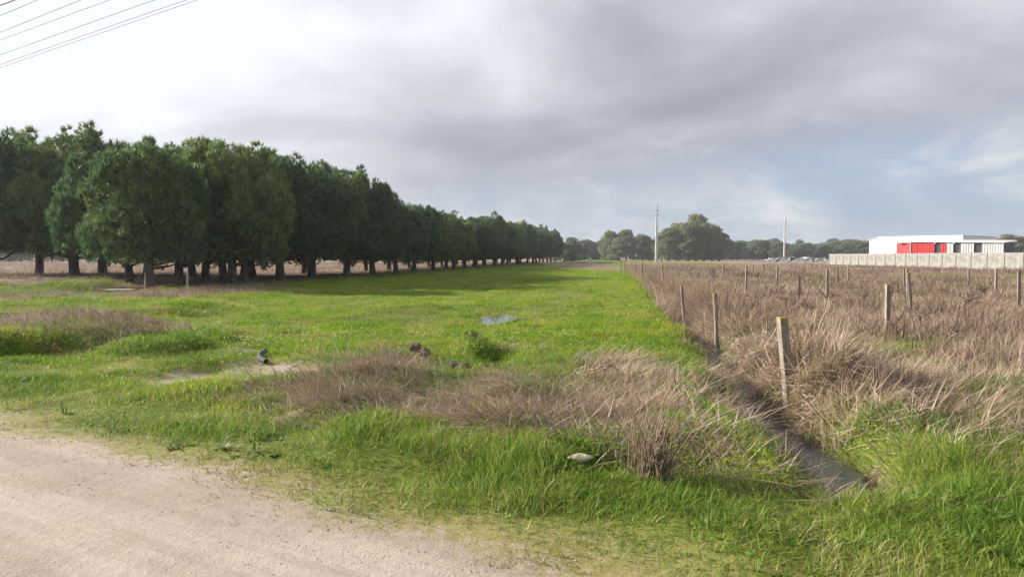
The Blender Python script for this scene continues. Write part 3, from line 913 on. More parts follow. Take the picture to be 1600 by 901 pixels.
# broad leaved weeds
protos('leaf_rosettes', [tuft_mesh('l%d' % i, 16, 0.05, 0.06, 0.15, 0.034, (52, 16), (30, 25), None, 3, 900 + i, 0.45) for i in range(4)], M['weed_leaf'])
x, y = wedge(2600, 4.0, 22.0, 1.1)
s = sroad(x, y)
b_, g_, d_ = zones(x, y)
k = (s > 0.5) & (U(len(x)) < sstep(fbm(x * 0.9, y * 0.9, 3, 77), 0.0, 0.35) * (0.35 + 0.65 * (1 - sstep(s, 1.5, 4.0))) * (1 - 0.6 * np.clip(b_, 0, 1))) & clear_of_ditch(x, y)
x, y = x[k], y[k]; n = len(x)
scatter('broad_leaved_weeds', 'leaf_rosettes', x, y, U(n) * TAU, 0.6 + 0.7 * U(n), 0.6 + 0.7 * U(n), 'low broad leaved green weeds mixed into verge and field grass', 'weeds')

# small pale flowers
x, y = wedge(2600, 9.0, 40.0, 1.2, lo=lambda d: -0.5 * d, hi=lambda d: xditch(d) - 0.8)
k = U(len(x)) < 0.8 * sstep(fbm(x * 0.35, y * 0.35, 3, 57) + 0.3 * blob(x, y, px_ell(300, 620, 500, 570)), 0.1, 0.55)
x, y = x[k], y[k]; n = len(x)
scatter('field_flowers', 'flower_heads', x, y, U(n) * TAU, 0.8 + 0.4 * U(n) + y / 90, 0.7 + 0.5 * U(n), 'tiny pale yellow flowers dotted through the field grass', 'flowers')


# ------------------------------------------------------------------ trees
def tris_from_tufts(P, Dr, L, W, per, r):
    """per narrow triangles fanning out of each point along its direction; returns verts and a value for each triangle"""
    N = len(P)
    d = np.repeat(Dr, per, 0) + r.normal(0, 0.42, (N * per, 3))
    d /= np.linalg.norm(d, axis=1, keepdims=True)
    s = np.cross(d, r.normal(size=(N * per, 3))); s /= np.linalg.norm(s, axis=1, keepdims=True)
    l = (L * r.uniform(0.6, 1.25, N * per))[:, None]; w = (W * r.uniform(0.7, 1.3, N * per))[:, None]
    p = np.repeat(P, per, 0) + r.normal(0, 0.03, (N * per, 3))
    V = np.stack([p - s * w / 2, p + s * w / 2, p + d * l], 1).reshape(-1, 3)
    rn = np.clip(np.repeat(r.uniform(size=N), per) * 0.75 + r.uniform(size=N * per) * 0.25, 0, 1)
    return V, np.repeat(rn, 3)


def crown_mesh(name, V, rn):
    me = mesh_np(name, V, np.arange(len(V)), 3); fattr(me, 'rnd', rn)
    return me


def pine_kind(seed, Rc, H=8.0, zb=1.2):
    """umbrella-shaped young stone pine: dense rounded crown of upright needle candles on a short thick trunk"""
    r = np.random.default_rng(seed)
    P, Q = [], []
    lobes = []
    nl = 42
    for i in range(nl):
        t = (i + r.uniform()) / nl
        a = i * 2.39996 + r.normal(0, 0.35)
        prof = max(1 - ((t - 0.28) / 0.84) ** 2, 0.02) ** 0.42 if t > 0.28 else 0.82 + 0.18 * t / 0.28
        rr = Rc * prof * r.uniform(0.66, 0.86) * (1 + 0.12 * math.sin(2 * a + seed))
        rad = np.array([1.0, 1.0, 1.25]) * r.uniform(0.75, 1.25)
        c = np.array([rr * math.cos(a), rr * math.sin(a), zb + 0.55 + t * (H - zb - 1.9) + r.normal(0, 0.2)])
        outw = np.array([math.cos(a), math.sin(a), 0.35])
        for k in range(int(7 * rad[0] ** 2)):
            u0 = r.normal(size=3) + 0.8 * outw; u0 /= np.linalg.norm(u0)
            if u0[2] < -0.35: u0[2] *= -0.3
            cs = c + u0 * rad * 0.72
            rs = np.array([0.36, 0.36, 0.60]) * r.uniform(0.8, 1.3)
            n = 21
            u = r.normal(size=(n, 3)) + 0.5 * u0; u /= np.linalg.norm(u, axis=1, keepdims=True)
            P.append(cs + u * rs * r.uniform(0.7, 1.0, (n, 1))); Q.append(0.45 * u + np.array([0, 0, 0.85]))
    # denser inside so the crown is not see-through
    n = 1500
    t = r.uniform(size=n); a = r.uniform(0, TAU, n)
    prof = np.where(t > 0.28, np.sqrt(np.maximum(1 - ((t - 0.28) / 0.74) ** 2, 0.02)), 0.8)
    rr = Rc * prof * np.sqrt(r.uniform(0.05, 0.75, n))
    P.append(np.stack([rr * np.cos(a), rr * np.sin(a), zb + 0.2 + t * (H - zb - 0.7)], -1)); Q.append(r.normal(size=(n, 3)) * 0.6 + np.array([0, 0, 0.5]))
    P, Q = np.concatenate(P), np.concatenate(Q)
    Q /= np.linalg.norm(Q, axis=1, keepdims=True)
    V, rn = tris_from_tufts(P, Q, 0.30, 0.05, 11, r)
    V[:, 2] = np.maximum(V[:, 2], zb * 0.62)
    crown = crown_mesh('pine_crown', V, rn)
    m = MB()
    lean = r.normal(0, 0.12, 2)
    top = Vector((lean[0], lean[1], 1.7))
    m.tube([(0, 0, -0.25), (0, 0, 0.05), (lean[0] * .4, lean[1] * .4, 0.7), top, (lean[0] * 1.3, lean[1] * 1.3, 3.6), (lean[0], lean[1], 6.2)], [0.36, 0.29, 0.235, 0.22, 0.12, 0.04], 9)
    trunk = m.mesh('pine_trunk', True)
    b = MB()
    for i in range(15):
        a = i * 2.39996 + r.normal(0, 0.2); z0 = r.uniform(0.85, 2.4); ln = Rc * r.uniform(0.65, 0.95)
        p0 = Vector((lean[0] * .5, lean[1] * .5, z0)); dr = Vector((math.cos(a), math.sin(a), 0))
        p1 = p0 + dr * ln * 0.4 + Vector((0, 0, r.uniform(0.1, 0.5))); p2 = p0 + dr * ln * 0.75 + Vector((0, 0, r.uniform(0.15, 0.9))); p3 = p0 + dr * ln + Vector((0, 0, r.uniform(0.4, 1.5)))
        b.tube([p0, p1, p2, p3], [0.085, 0.055, 0.035, 0.012], 5)
        for j in range(5):
            q = p1.lerp(p3, r.uniform(0, 0.9)); e = q + Vector((r.normal(0, 0.5), r.normal(0, 0.5), r.normal(0.1, 0.3)))
            b.tube([q, q.lerp(e, 0.5) + Vector((0, 0, 0.08)), e], [0.02, 0.014, 0.006], 4)
    return trunk, b.mesh('pine_branches'), crown


PINES = [pine_kind(11 + i, rc) for i, rc in enumerate((3.2, 3.5, 2.9, 3.7, 3.3, 3.0, 3.4))]
for tr, br, cr in PINES:
    tr.materials.append(M['bark']); br.materials.append(M['bark']); cr.materials.append(M['needle'])


def plant_tree(name, kindset, loc, h, base_h, label, cat, group, rz=None, wide=1.0):
    tr, br, cr = kindset
    s = h / base_h
    o = thing(name, label, cat, loc, random.uniform(0, TAU) if rz is None else rz, group)
    o.scale = (s * wide, s * wide, s)
    link('trunk', tr, None, o)
    if br is not None: link('branches', br, None, o)
    link('crown', cr, None, o)
    return o


def gz(x, y):
    return float(height(np.array([x]), np.array([y]))[0])


near_pines = [  # pixel of the trunk foot, height of the tree, crown width factor, label
    (117, 437.5, 10.0, 0.98, 'broad stone pine with a thick double trunk standing apart at the left'),
    (-40, 438, 10.6, 1.0, 'tall dark stone pine cut off by the left edge of the picture'),
    (234, 452.5, 7.0, 0.95, 'nearest stone pine with sunlit left side and slim trunk beside the trough'),
    (202, 444.5, 7.6, 0.9, 'stone pine with leaning trunk just left of the nearest pine'),
    (279, 445.0, 7.9, 0.95, 'stone pine with stout dark trunk right of the nearest pine'),
    (320, 441.0, 8.2, 0.9, 'stone pine with trunk leaning right behind the dead brushwood'),
    (362, 445.0, 8.1, 0.95, 'front row stone pine with forked trunk beside the dead brushwood'),
    (349, 436.0, 8.8, 0.95, 'stone pine with slender trunk half hidden in the second row'),
    (381, 440.0, 8.2, 0.9, 'stone pine with trunk leaning left next to the forked one'),
    (395, 434.5, 8.6, 0.9, 'stone pine in second row seen through the gap before the flared trunk'),
    (438, 437.5, 8.6, 1.0, 'front row stone pine with trunk flaring into the crown'),
    (488, 434.0, 8.5, 1.0, 'front row stone pine with straight thick trunk after the flared one'),
    (476, 428.0, 8.6, 1.0, 'second row stone pine with thin trunk beside the straight thick one'),
]
placed = []
for i, (px, py, h, wd, lb) in enumerate(near_pines):
    gx_, gy_ = G(px, py); placed.append((gx_, gy_))
    plant_tree('pine_tree', PINES[i % 7], (gx_, gy_, gz(gx_, gy_)), h, 8.0, lb, 'pine tree', 'row of stone pines along the field', wide=wd * 1.08)
# behind the isolated pine: further rows, only their heads show
for i, (px, d, h) in enumerate([(60, 66, 11.0), (160, 64, 11.2), (230, 60, 10.4), (-30, 62, 11.4), (300, 58, 9.0)]):
    p = D(px, 400, d)
    plant_tree('pine_tree', PINES[(i + 2) % 7], (p.x, d, gz(p.x, d)), h, 8.0, 'stone pine in the rear rows at the left, only its head clear', 'pine tree', 'rear rows of stone pines')
dd = 60.0; i = 0
while dd < 215:
    for row, lb in ((0, 'stone pine in the front row further along the field, crown merged with its neighbours'), (1, 'stone pine in the second row further along, trunk seen between front row trunks')):
        if row == 1 and dd > 175: continue
        yy = dd + random.uniform(-1.2, 1.2) + (2.6 if row else 0)
        xx = xrow(yy) - row * 5.6 + random.uniform(-0.7, 0.7) + 0.3
        h = 8.2 if dd < 64 else (7.0 if dd < 72 else (6.7 if dd < 110 else 7.5 + 0.012 * (dd - 110)))
        h *= random.uniform(0.94, 1.05)
        plant_tree('pine_tree', PINES[(i * 3 + row) % 7], (xx, yy, gz(xx, yy)), h, 8.0, lb, 'pine tree', 'row of stone pines along the field' if row == 0 else 'second row of stone pines', wide=random.uniform(1.0, 1.15) * (1.1 if h < 7.2 else 1.0))
        i += 1
    dd += 6.3


def gum_kind(seed, H=14.0, Rc=4.0, zb=2.0, nl=46, leaf=0.55, droop=True, top=1.0):
    """loose tree of leafy billows; leaves hang down"""
    r = np.random.default_rng(seed)
    P, Q, b = [], [], MB()
    b.tube([(0, 0, -0.3), (0.1, 0, H * 0.3), (0.3, 0.1, H * 0.62), (0.2, 0.2, H * 0.9)], [0.36, 0.27, 0.16, 0.04], 8)
    for i in range(nl):
        t = r.uniform() ** 0.85; a = r.uniform(0, TAU)
        prof = (math.sin(math.pi * min(0.26 + 0.70 * t, 0.97))) ** 0.6
        rr = Rc * prof * math.sqrt(r.uniform(0.25, 1.0))
        c = np.array([rr * math.cos(a), rr * math.sin(a), zb + t * (H - zb - 0.8) * top])
        rad = np.array([1.0, 1.0, 0.9]) * r.uniform(0.75, 1.5)
        n = int(26 * rad[0] ** 2)
        u = r.normal(size=(n, 3)); u /= np.linalg.norm(u, axis=1, keepdims=True)
        P.append(c + u * rad * r.uniform(0.6, 1.05, (n, 1)))
        Q.append(u * 0.6 + np.array([0, 0, -0.8 if droop else 0.5]))
        if i % 3 == 0:
            b.tube([(0.1, 0, c[2] * 0.6), (c[0] * .5, c[1] * .5, c[2] * 0.85), tuple(c)], [0.10, 0.06, 0.02], 5)
    P, Q = np.concatenate(P), np.concatenate(Q); Q /= np.linalg.norm(Q, axis=1, keepdims=True)
    V, rn = tris_from_tufts(P, Q, leaf, leaf * 0.45, 7, r)
    V[:, 2] = np.maximum(V[:, 2], 0.3)
    return b.mesh('gum_trunk', True), None, crown_mesh('gum_crown', V, rn)


GUMS = [gum_kind(41, 14, 4.2, 1.0, 75), gum_kind(42, 14, 3.8, 0.9, 80), gum_kind(43, 14, 4.8, 0.8, 95)]
for tr, br, cr in GUMS: tr.materials.append(M['bark']); cr.materials.append(M['euca'])
BUSHY = [gum_kind(51, 9, 3.2, 0.6, 40, 0.6, False), gum_kind(52, 9, 3.6, 0.5, 44, 0.6, False), gum_kind(53, 9, 2.7, 0.8, 32, 0.6, False)]
for tr, br, cr in BUSHY: tr.materials.append(M['bark']); cr.materials.append(M['far_leaf'])

clump = [  # pixel x, pixel y of the top, distance, width factor
    (1046, 356, 252, 1.15, 'eucalyptus at the left end of the big clump, just right of the tall pole'),
    (1060, 349, 256, 1.2, 'eucalyptus second from left in the big clump'),
    (1076, 347, 250, 1.15, 'eucalyptus with full pale crown in the middle of the clump'),
    (1088, 335, 260, 0.85, 'tallest eucalyptus, its head rising above the clump'),
    (1100, 348, 252, 1.1, 'eucalyptus right of the tallest head in the clump'),
    (1113, 352, 256, 1.1, 'eucalyptus second from right in the big clump'),
    (1124, 364, 254, 1.0, 'low eucalyptus at the right end of the big clump'),
    (1034, 368, 262, 1.0, 'eucalyptus behind the tall pole at the left flank of the clump'),
    (955, 361, 268, 0.9, 'slim eucalyptus with two heads left of the tall pole'),
    (979, 359, 266, 0.8, 'slender pointed eucalyptus between the tall pole and the gate'),
    (968, 372, 262, 1.0, 'low eucalyptus between the two slender ones'),
    (1003, 367, 270, 1.0, 'rounded eucalyptus a little left of the tall pole'),
    (1016, 374, 272, 1.0, 'low eucalyptus directly left of the tall pole'),
    (1580, 366, 230, 1.25, 'round olive green tree behind the right end of the white hall')]
for i, (px, py, d, wd, lb) in enumerate(clump):
    p = D(px, py, d)
    plant_tree('eucalyptus_tree', GUMS[i % 3], (p.x, d, 0), max(p.z, 3) * 1.03, 14.0, lb, 'tree', 'eucalyptus trees beyond the vineyard', wide=wd * 13.0 / max(p.z, 6) if p.z < 11 else wd)
i = 0
for a, b, step, top, lb in ((868, 895, 12, 376, 'round dark green tree at the far end of the pine row'), (893, 960, 5.5, 378, 'bluish green tree in the distant wood left of the eucalyptus'), (1128, 1362, 6.0, 378, 'dark tree in the low distant wood between eucalyptus clump and white hall'), (1592, 1640, 9, 384, 'dark low tree behind the wall at the right edge')):
    px = a
    while px < b:
        d = (230 if a == 868 else 330) + random.uniform(-15, 25)
        p = D(px + random.uniform(-2, 2), top + random.uniform(-4, 5), d)
        plant_tree('woodland_tree', BUSHY[i % 3], (p.x, d, 0), p.z, 9.0, lb, 'tree', {868: 'trees at the end of the row', 893: 'distant wood on the left', 1128: 'distant wood on the right'}.get(a, 'trees at the right edge'), wide=random.uniform(1.1, 1.5))
        i += 1; px += step * random.uniform(0.8, 1.2)


for px in range(-70, 190, 21):
    d = 190 + random.uniform(-15, 25)
    p = D(px + random.uniform(-4, 4), 374 + random.uniform(-6, 6), d)
    plant_tree('woodland_tree', BUSHY[px % 3], (p.x, d, 0), p.z, 9.0, 'distant tree showing only beneath the pine crowns at the far left', 'tree', 'trees behind the pines', wide=1.6)


# ------------------------------------------------------------------ vineyard posts
def post_thing(px, ytop, ybot, w, mat, label, name='vineyard_post', lean=0.0, rz=0.0, round_=False, pxtop=None, flat=0.8, group='posts of the abandoned vineyard'):
    bx, by = G(px, ybot + 4)
    z0 = gz(bx, by)
    pt = D(px if pxtop is None else pxtop, ytop, by)
    H = pt.z - z0
    n = 10 if round_ else 4
    o_lean = (pt.x - bx)
    nseg = 7
    vs, fs, up = [], [], []
    r = random.Random(int(px * 7))
    for i in range(nseg + 1):
        t = i / nseg
        for k in range(n):
            a = TAU * (k + 0.5) / n + rz
            rad = w / 2 * (0.85 if round_ else 1.05) * (1 - 0.10 * t) * (1 + r.uniform(-0.05, 0.05))
            dz = r.uniform(-0.012, 0.012) if i == nseg else 0
            vs.append((o_lean * t + rad * math.cos(a), rad * math.sin(a) * (1 if round_ else flat), -0.3 * (1 - t) + H * t + dz)); up.append(t)
    for i in range(nseg):
        for k in range(n): fs.append((i * n + k, i * n + (k + 1) % n, (i + 1) * n + (k + 1) % n, (i + 1) * n + k))
    c = len(vs); vs.append((o_lean, 0, H + 0.008)); up.append(1.0)
    for k in range(n): fs.append((nseg * n + k, nseg * n + (k + 1) % n, c))
    me = bpy.data.meshes.new(name); me.from_pydata(vs, [], fs); fattr(me, 'up', up)
    o = link(name, me, mat, None, (bx, by, z0))
    return tag(o, label, 'post', group)


PC, PW = M['post_concrete'], M['post_wood']
big = post_thing(1240, 496, 607, 0.15, PC, 'thick leaning grey post with yellow lichen head beside the ditch, nearest of all', pxtop=1222, rz=0.25, flat=0.7)
post_thing(1123, 458, 525, 0.105, PW, 'round grey wooden post leaning left on the ditch bank, second nearest along the field', name='fence_post', pxtop=1117, round_=True, group='fence posts along the field')
post_thing(1073, 447, 492, 0.10, PW, 'dark wooden post leaning left amid tall pale straw', name='fence_post', pxtop=1065, round_=True, group='fence posts along the field')
post_thing(1037, 414, 447, 0.11, PW, 'dark upright fence post at the right of the field, before the tall pole', name='fence_post', pxtop=1034.5, round_=True, group='fence posts along the field')
post_thing(1005, 409, 436, 0.11, PW, 'dark thin fence post far along the field edge, left of the tall pole', name='fence_post', pxtop=1003, round_=True, group='fence posts along the field')
for px, yt in ((987, 410), (976, 409), (970, 408.5), (993, 411)):
    post_thing(px, yt, yt + 17, 0.12, PW, 'small distant fence stake in the straw at the far field edge', name='fence_post', round_=True, group='fence posts along the field')
post_thing(1199, 497, 540, 0.035, PC, 'thin yellow lichened stake just left of the nearest thick post', name='stake', group=None or 'posts of the abandoned vineyard')
for px, yt, yb, w, lb, pt in [
        (1386, 444, 522, 0.125, 'grey square post with sunlit left edge, midway between nearest post and right edge', 1386.5),
        (1426, 426, 490, 0.095, 'pale leaning post with bright yellow head, front of a close group of three', 1422),
        (1420, 420, 466, 0.095, 'pale post with yellow head, middle of the close group of three', 1417),
        (1413, 419, 450, 0.10, 'pale post at the back left of the close group of three', 1413),
        (1248, 430, 476, 0.10, 'pale post with wide yellow lichen head behind the nearest post', 1249.5),
        (1292, 420, 466, 0.11, 'pale square post straight below the left end of the concrete wall', 1293.5),
        (1165, 416, 458, 0.10, 'pale post with yellow head above the grey wooden fence post', 1165),
        (1214, 416, 444, 0.13, 'stout grey post above the nearest thick post', 1214),
        (1514, 421, 449, 0.11, 'pale post before the wall, leftmost of the right hand three', 1514.5),
        (1555, 420, 459, 0.11, 'pale post with yellow head, middle of the right hand three', 1555.5),
        (1593, 423, 480, 0.13, 'thick pale post with yellow head at the right edge of the picture', 1593.5),
        (1325, 417, 437, 0.10, 'short pale post right of the left end of the wall', 1325),
        (1309, 416, 448, 0.10, 'thin pale post beneath the left end of the wall', 1309),
        (1130, 413, 428, 0.12, 'small far post below the right end of the eucalyptus clump', 1130),
        (1116, 418, 434, 0.10, 'small far post with orange head below the eucalyptus clump', 1116),
        (1177, 412, 421, 0.14, 'tiny far post left of the second pole', 1177),
        (1193, 412, 423, 0.14, 'tiny far post below the rubble heap, left one', 1193),
        (1235, 415, 425, 0.12, 'tiny far post below the rubble heap, middle one', 1235),
        (1257, 416, 426, 0.12, 'tiny far post with orange head below the rubble heap, right one', 1257)]:
    post_thing(px, yt, yb, w, PC, lb, pxtop=pt + random.uniform(-0.04, 0.04) * (yb - yt), rz=random.uniform(-0.3, 0.3))
# wire loop tied round the nearest post
m = MB(); m.tube([(0.11 * math.cos(a) - 0.05, 0.09 * math.sin(a), 0.60) for a in np.linspace(0, TAU, 15)], 0.005, 5)
m.tube([(0.05, 0, 0.60), (0.5, 0.6, 0.42), (0.9, 1.6, 0.35)], 0.003, 4)
m.build('wire_tie', M['steel'], big)


# ------------------------------------------------------------------ grapevines
def vine_kind(seed):
    r = np.random.default_rng(seed)
    m = MB()
    p = Vector((0, 0, -0.1)); pts = [p]
    for i in range(5):
        p = p + Vector((r.normal(0, 0.05), r.normal(0, 0.05), 0.13)); pts.append(p)
    m.tube(pts, [0.055, 0.045, 0.042, 0.05, 0.045, 0.04], 7)
    trunk = m.mesh('vine_trunk', True)
    c = MB()
    for i in range(7):
        a = r.uniform(0, TAU); q = pts[-1 - int(r.integers(0, 2))]; cp = [q]; dr = Vector((math.cos(a), math.sin(a), r.uniform(0.1, 0.9)))
        for j in range(5):
            q = q + dr * 0.13; dr = (dr + Vector((r.normal(0, .3), r.normal(0, .3), r.normal(-0.05, .3)))).normalized(); cp.append(q)
        c.tube(cp, [0.026, 0.02, 0.016, 0.012, 0.009, 0.005], 5)
        for k in range(4):
            s = cp[int(r.integers(1, 5))]; d2 = Vector((r.normal(0, .6), r.normal(0, .6), r.normal(.5, .4))).normalized(); L = r.uniform(.25, .6)
            e1 = s + d2 * L * .5; e2 = e1 + (d2 + Vector((r.normal(0, .4), r.normal(0, .4), -0.3))) * L * .5
            c.tube([s, e1, e2], [0.009, 0.006, 0.003], 4)
    canes = c.mesh('vine_canes', True)
    trunk.materials.append(M['vine_bark']); canes.materials.append(M['vine_bark'])
    return trunk, canes


VINES = [vine_kind(81 + i) for i in range(4)]
for i, (px, py, s, lb) in enumerate([
        (1503, 500, 1.5, 'large dark gnarled grapevine with spreading arms right of the group of three posts'),
        (1484, 556, 1.1, 'low dark vine stump in the weeds below the large vine'),
        (1440, 522, 1.2, 'grapevine with an arching cane right of the grey square post'),
        (1392, 528, 1.0, 'grapevine twisted round the foot of the grey square post'),
        (1250, 610, 1.0, 'tangled vine roots at the foot of the nearest thick post'),
        (1262, 500, 1.2, 'dark vine with low canes behind the nearest thick post'),
        (1226, 486, 1.1, 'dark vine with thin canes left behind the nearest thick post'),
        (1300, 480, 1.2, 'grapevine below the pale square post at the wall end'),
        (1540, 470, 1.3, 'grapevine between the two right hand pale posts'),
        (1470, 470, 1.3, 'grapevine close behind the large dark one, left side'),
        (1350, 478, 1.2, 'grapevine halfway between two pale posts before the wall'),
        (1206, 470, 1.2, 'vine with short canes between two pale posts near the field')]):
    bx, by = G(px, py)
    o = thing('grapevine', lb, 'grapevine', (bx, by, gz(bx, by)), random.uniform(0, TAU), 'old vines of the abandoned vineyard')
    o.scale = (s * 0.5,) * 3
    link('trunk', VINES[i % 4][0], None, o); link('canes', VINES[i % 4][1], None, o)

# dead shrub of bare upright twigs in the foreground
r = np.random.default_rng(5)
bx, by = G(1015, 757)
m = MB()
for i in range(95):
    a = r.uniform(0, TAU); sp = abs(r.normal(0, 0.30)); L = r.uniform(0.3, 0.68)
    b0 = Vector((r.normal(0, .07), r.normal(0, .07), -0.03)); dr = Vector((math.cos(a) * sp + 0.08, math.sin(a) * sp, 1)).normalized()
    p1 = b0 + dr * L * .5; p2 = p1 + (dr + Vector((r.normal(0, .12), r.normal(0, .12), 0))) * L * .5
    m.tube([b0, p1, p2], [0.0048, 0.0036, 0.0016], 4)
    if i % 2 == 0:
        m.tube([p1, p1 + (dr + Vector((r.normal(0, .5), r.normal(0, .5), 0))).normalized() * L * .35], [0.003, 0.0012], 4)
me = m.mesh('dead_shrub'); fattr(me, 'rnd', np.repeat(r.uniform(size=len(me.vertices) // 4 + 1), 4)[:len(me.vertices)])
tag(link('dead_shrub', me, M['twig'], None, (bx, by, gz(bx, by))), 'bare upright brown twigs of a dead shrub beside the pale stone', 'shrub')


# ------------------------------------------------------------------ stones, clods, pipe
def rock(name, px, py, size, mat, label, cat, seed, squash=(1, 1, 0.75), sink=0.25, group=None, rz=0.0):
    bm = bmesh.new(); bmesh.ops.create_icosphere(bm, subdivisions=3, radius=1.0)
    r = random.Random(seed); off = Vector((r.uniform(0, 50), r.uniform(0, 50), r.uniform(0, 50)))
    from mathutils import noise as mn
    for v in bm.verts:
        d = v.co.normalized()
        k = 1 + 0.28 * mn.noise(d * 1.3 + off) + 0.14 * mn.noise(d * 3.1 + off) + 0.05 * mn.noise(d * 8 + off)
        v.co = Vector((d.x * squash[0], d.y * squash[1], d.z * squash[2])) * k * size
    me = bpy.data.meshes.new(name); bm.to_mesh(me); bm.free()
    bx, by = G(px, py)
    o = link(name, me, mat, None, (bx, by, gz(bx, by) + size * squash[2] * (1 - 2 * sink)))
    o.rotation_euler = (0, 0, rz)
    return tag(o, label, cat, group)


rock('stone', 906, 744, 0.070, M['pale_stone'], 'flat whitish stone in the grass left of the burrow', 'stone', 1, (1.3, 0.8, 0.4), -0.35)
rock('stone', 957, 750, 0.052, M['pale_stone'], 'rounded cream stone at the mouth of the burrow', 'stone', 2, (1, 0.9, 0.85), -0.3)
rock('earth_clod', 709, 583, 0.066, M['clod'], 'round pale brown clod of earth, left one of the pair in the grass', 'clod', 3, (1, 0.9, 0.9), 0.1)
rock('earth_clod', 727, 585, 0.090, M['clod'], 'larger reddish brown clod right beside the round pale one', 'clod', 4, (1.1, 0.9, 0.75), 0.15)
rock('earth_clod', 648, 563, 0.094, M['clod'], 'grey brown clod on top of the dry grass clump, left one', 'clod', 6, (1.1, 0.9, 0.75), -0.25)
rock('earth_clod', 663, 569, 0.086, M['clod'], 'grey brown clod on top of the dry grass clump, right one', 'clod', 7, (1.1, 0.9, 0.8), -0.15)
rock('earth_clod', 737, 553, 0.117, M['clod'], 'dark lump of turned earth beside the shaded hollow', 'clod', 8, (1.1, 0.9, 0.9), 0.0)
rock('earth_clod', 945, 590, 0.17, M['clod'], 'brown molehill of fresh soil before the ditch grass', 'clod', 9, (1.2, 0.9, 0.55), 0.2)
rock('earth_clod', 862, 722, 0.065, M['clod'], 'small reddish clod under the flattened dry stems', 'clod', 10, (1.1, 0.9, 0.8), 0.1)
rock('earth_clod', 765, 586, 0.10, M['clod'], 'mossy brown clod right of the pair of clods', 'clod', 12, (1.3, 0.9, 0.6), 0.2)
rr = np.random.default_rng(3)
for i, (px, py) in enumerate([(190, 582), (372, 587), (460, 578), (330, 592), (285, 600), (300, 575)]):
    rock('stone', px, py, 0.03, M['pale_stone'], 'small pale stone lying on the bare patch of soil', 'stone', 20 + i, (1.2, 0.9, 0.6), 0.2, 'small stones on bare soil')

# bent corrugated drain pipe sticking out of the grass
bx, by = G(414, 570)
z0 = gz(bx, by)
ctr = [Vector((0.04, -0.05, 0.07)), Vector((-0.10, 0.12, 0.08)), Vector((-0.21, 0.34, 0.10)), Vector((-0.25, 0.54, 0.13)), Vector((-0.21, 0.70, 0.17))]
path = []
for i in range(40):
    t = i / 39 * (len(ctr) - 1); k = min(int(t), len(ctr) - 2); f = t - k
    p0, p1, p2, p3 = ctr[max(k - 1, 0)], ctr[k], ctr[k + 1], ctr[min(k + 2, len(ctr) - 1)]
    path.append(0.5 * ((2 * p1) + (p2 - p0) * f + (2 * p0 - 5 * p1 + 4 * p2 - p3) * f * f + (3 * p1 - p0 - 3 * p2 + p3) * f ** 3))
m = MB()
m.tube(path, [0.044 + (0.005 if i % 2 else 0.0) for i in range(40)], 16, cap=False)
m.tube(path[::-1], 0.037, 16, cap=False)
me = m.mesh('drain_pipe', True)
pipe_o = link('drain_pipe', me, M['pipe'], None, (bx, by, z0 - 0.02)); pipe_o.scale = (0.82,) * 3
tag(pipe_o, 'short bent grey plastic drain pipe lying in the grass', 'pipe')

# low trough between the first pines
tx, ty = G(200, 457)
tz = gz(tx, ty)
t_ = thing('water_trough', 'low earthen trough with a painted white sky reflection between the nearest pines', 'trough', (tx, ty, tz), R(8))
m = MB(); m.box(-1.1, 1.1, -0.55, -0.43, -0.1, 0.10); m.build('rim', M['rust_earth'], t_)
m = MB(); m.box(-1.1, 1.1, 0.43, 0.55, -0.1, 0.20); m.build('back_rim', M['rust_earth'], t_)
m = MB(); m.box(-1.1, -0.98, -0.43, 0.43, -0.1, 0.15); m.box(0.98, 1.1, -0.43, 0.43, -0.1, 0.15); m.build('end_wall', M['rust_earth'], t_)
m = MB(); m.box(-0.98, 0.2, -0.43, 0.43, 0.09, 0.12); m.build('reflection_sheet', M['white_sheet'], t_)  # white sheet paints the sky's reflection on the trough water
m = MB(); m.box(-0.04, 0.04, -0.04, 0.04, -0.2, 0.85)
sx_, sy_ = G(293, 455)
tag(m.build('stake', M['pale_stone'], None, loc=(sx_, sy_, gz(sx_, sy_))), 'pale bare stake standing in the brushwood before the pines', 'stake')

# ------------------------------------------------------------------ concrete panel wall
wa, wb = Vector((WALL_A[0], WALL_A[1], 0)), Vector((WALL_B[0], WALL_B[1], 0))
wdir = (wb - wa).normalized(); wang = math.atan2(wdir.y, wdir.x)
wall = thing('concrete_wall', 'long pale precast concrete panel wall before the white hall', 'wall', wa, wang)
bay = 3.7
nb = int(((wb - wa).length + 30) / bay)
pm = MB()
for k in range(6): pm.box(0.09, bay - 0.09, -0.03 - 0.012 * (k % 2), 0.03, k * 0.335, k * 0.335 + 0.318)
pm.box(0.09, bay - 0.09, -0.012, 0.012, 0, 2.0)
panel = pm.mesh('panel'); panel.materials.append(M['concrete_panel'])
cm = MB(); cm.box(-0.09, 0.09, -0.10, 0.10, -0.3, 2.06); colm = cm.mesh('pillar'); colm.materials.append(M['concrete_panel'])
for k in range(nb):
    link('panel', panel, None, wall, (k * bay, 0, random.uniform(-0.015, 0.015)))
    link('pillar', colm, None, wall, (k * bay, 0, 0))
link('pillar', colm, None, wall, (nb * bay, 0, 0))
# its returning stretch behind the rubble
ret = thing('concrete_wall', 'low white topped wall running behind the rubble heap to the hall', 'wall', (wa.x + 0.2, wa.y + 0.25, 0), R(16))
for k in range(8):
    link('panel', panel, None, ret, (k * bay, 0, 0.04)); link('pillar', colm, None, ret, (k * bay, 0, 0.04))


# ------------------------------------------------------------------ white hall with its red and white lean-to
def frame_at(pxa, da, pxb, db):
    a, b = D(pxa, 400, da), D(pxb, 400, db)
    a.z = b.z = 0
    ang = math.atan2(b.y - a.y, b.x - a.x)
    return a, (b - a).length, ang


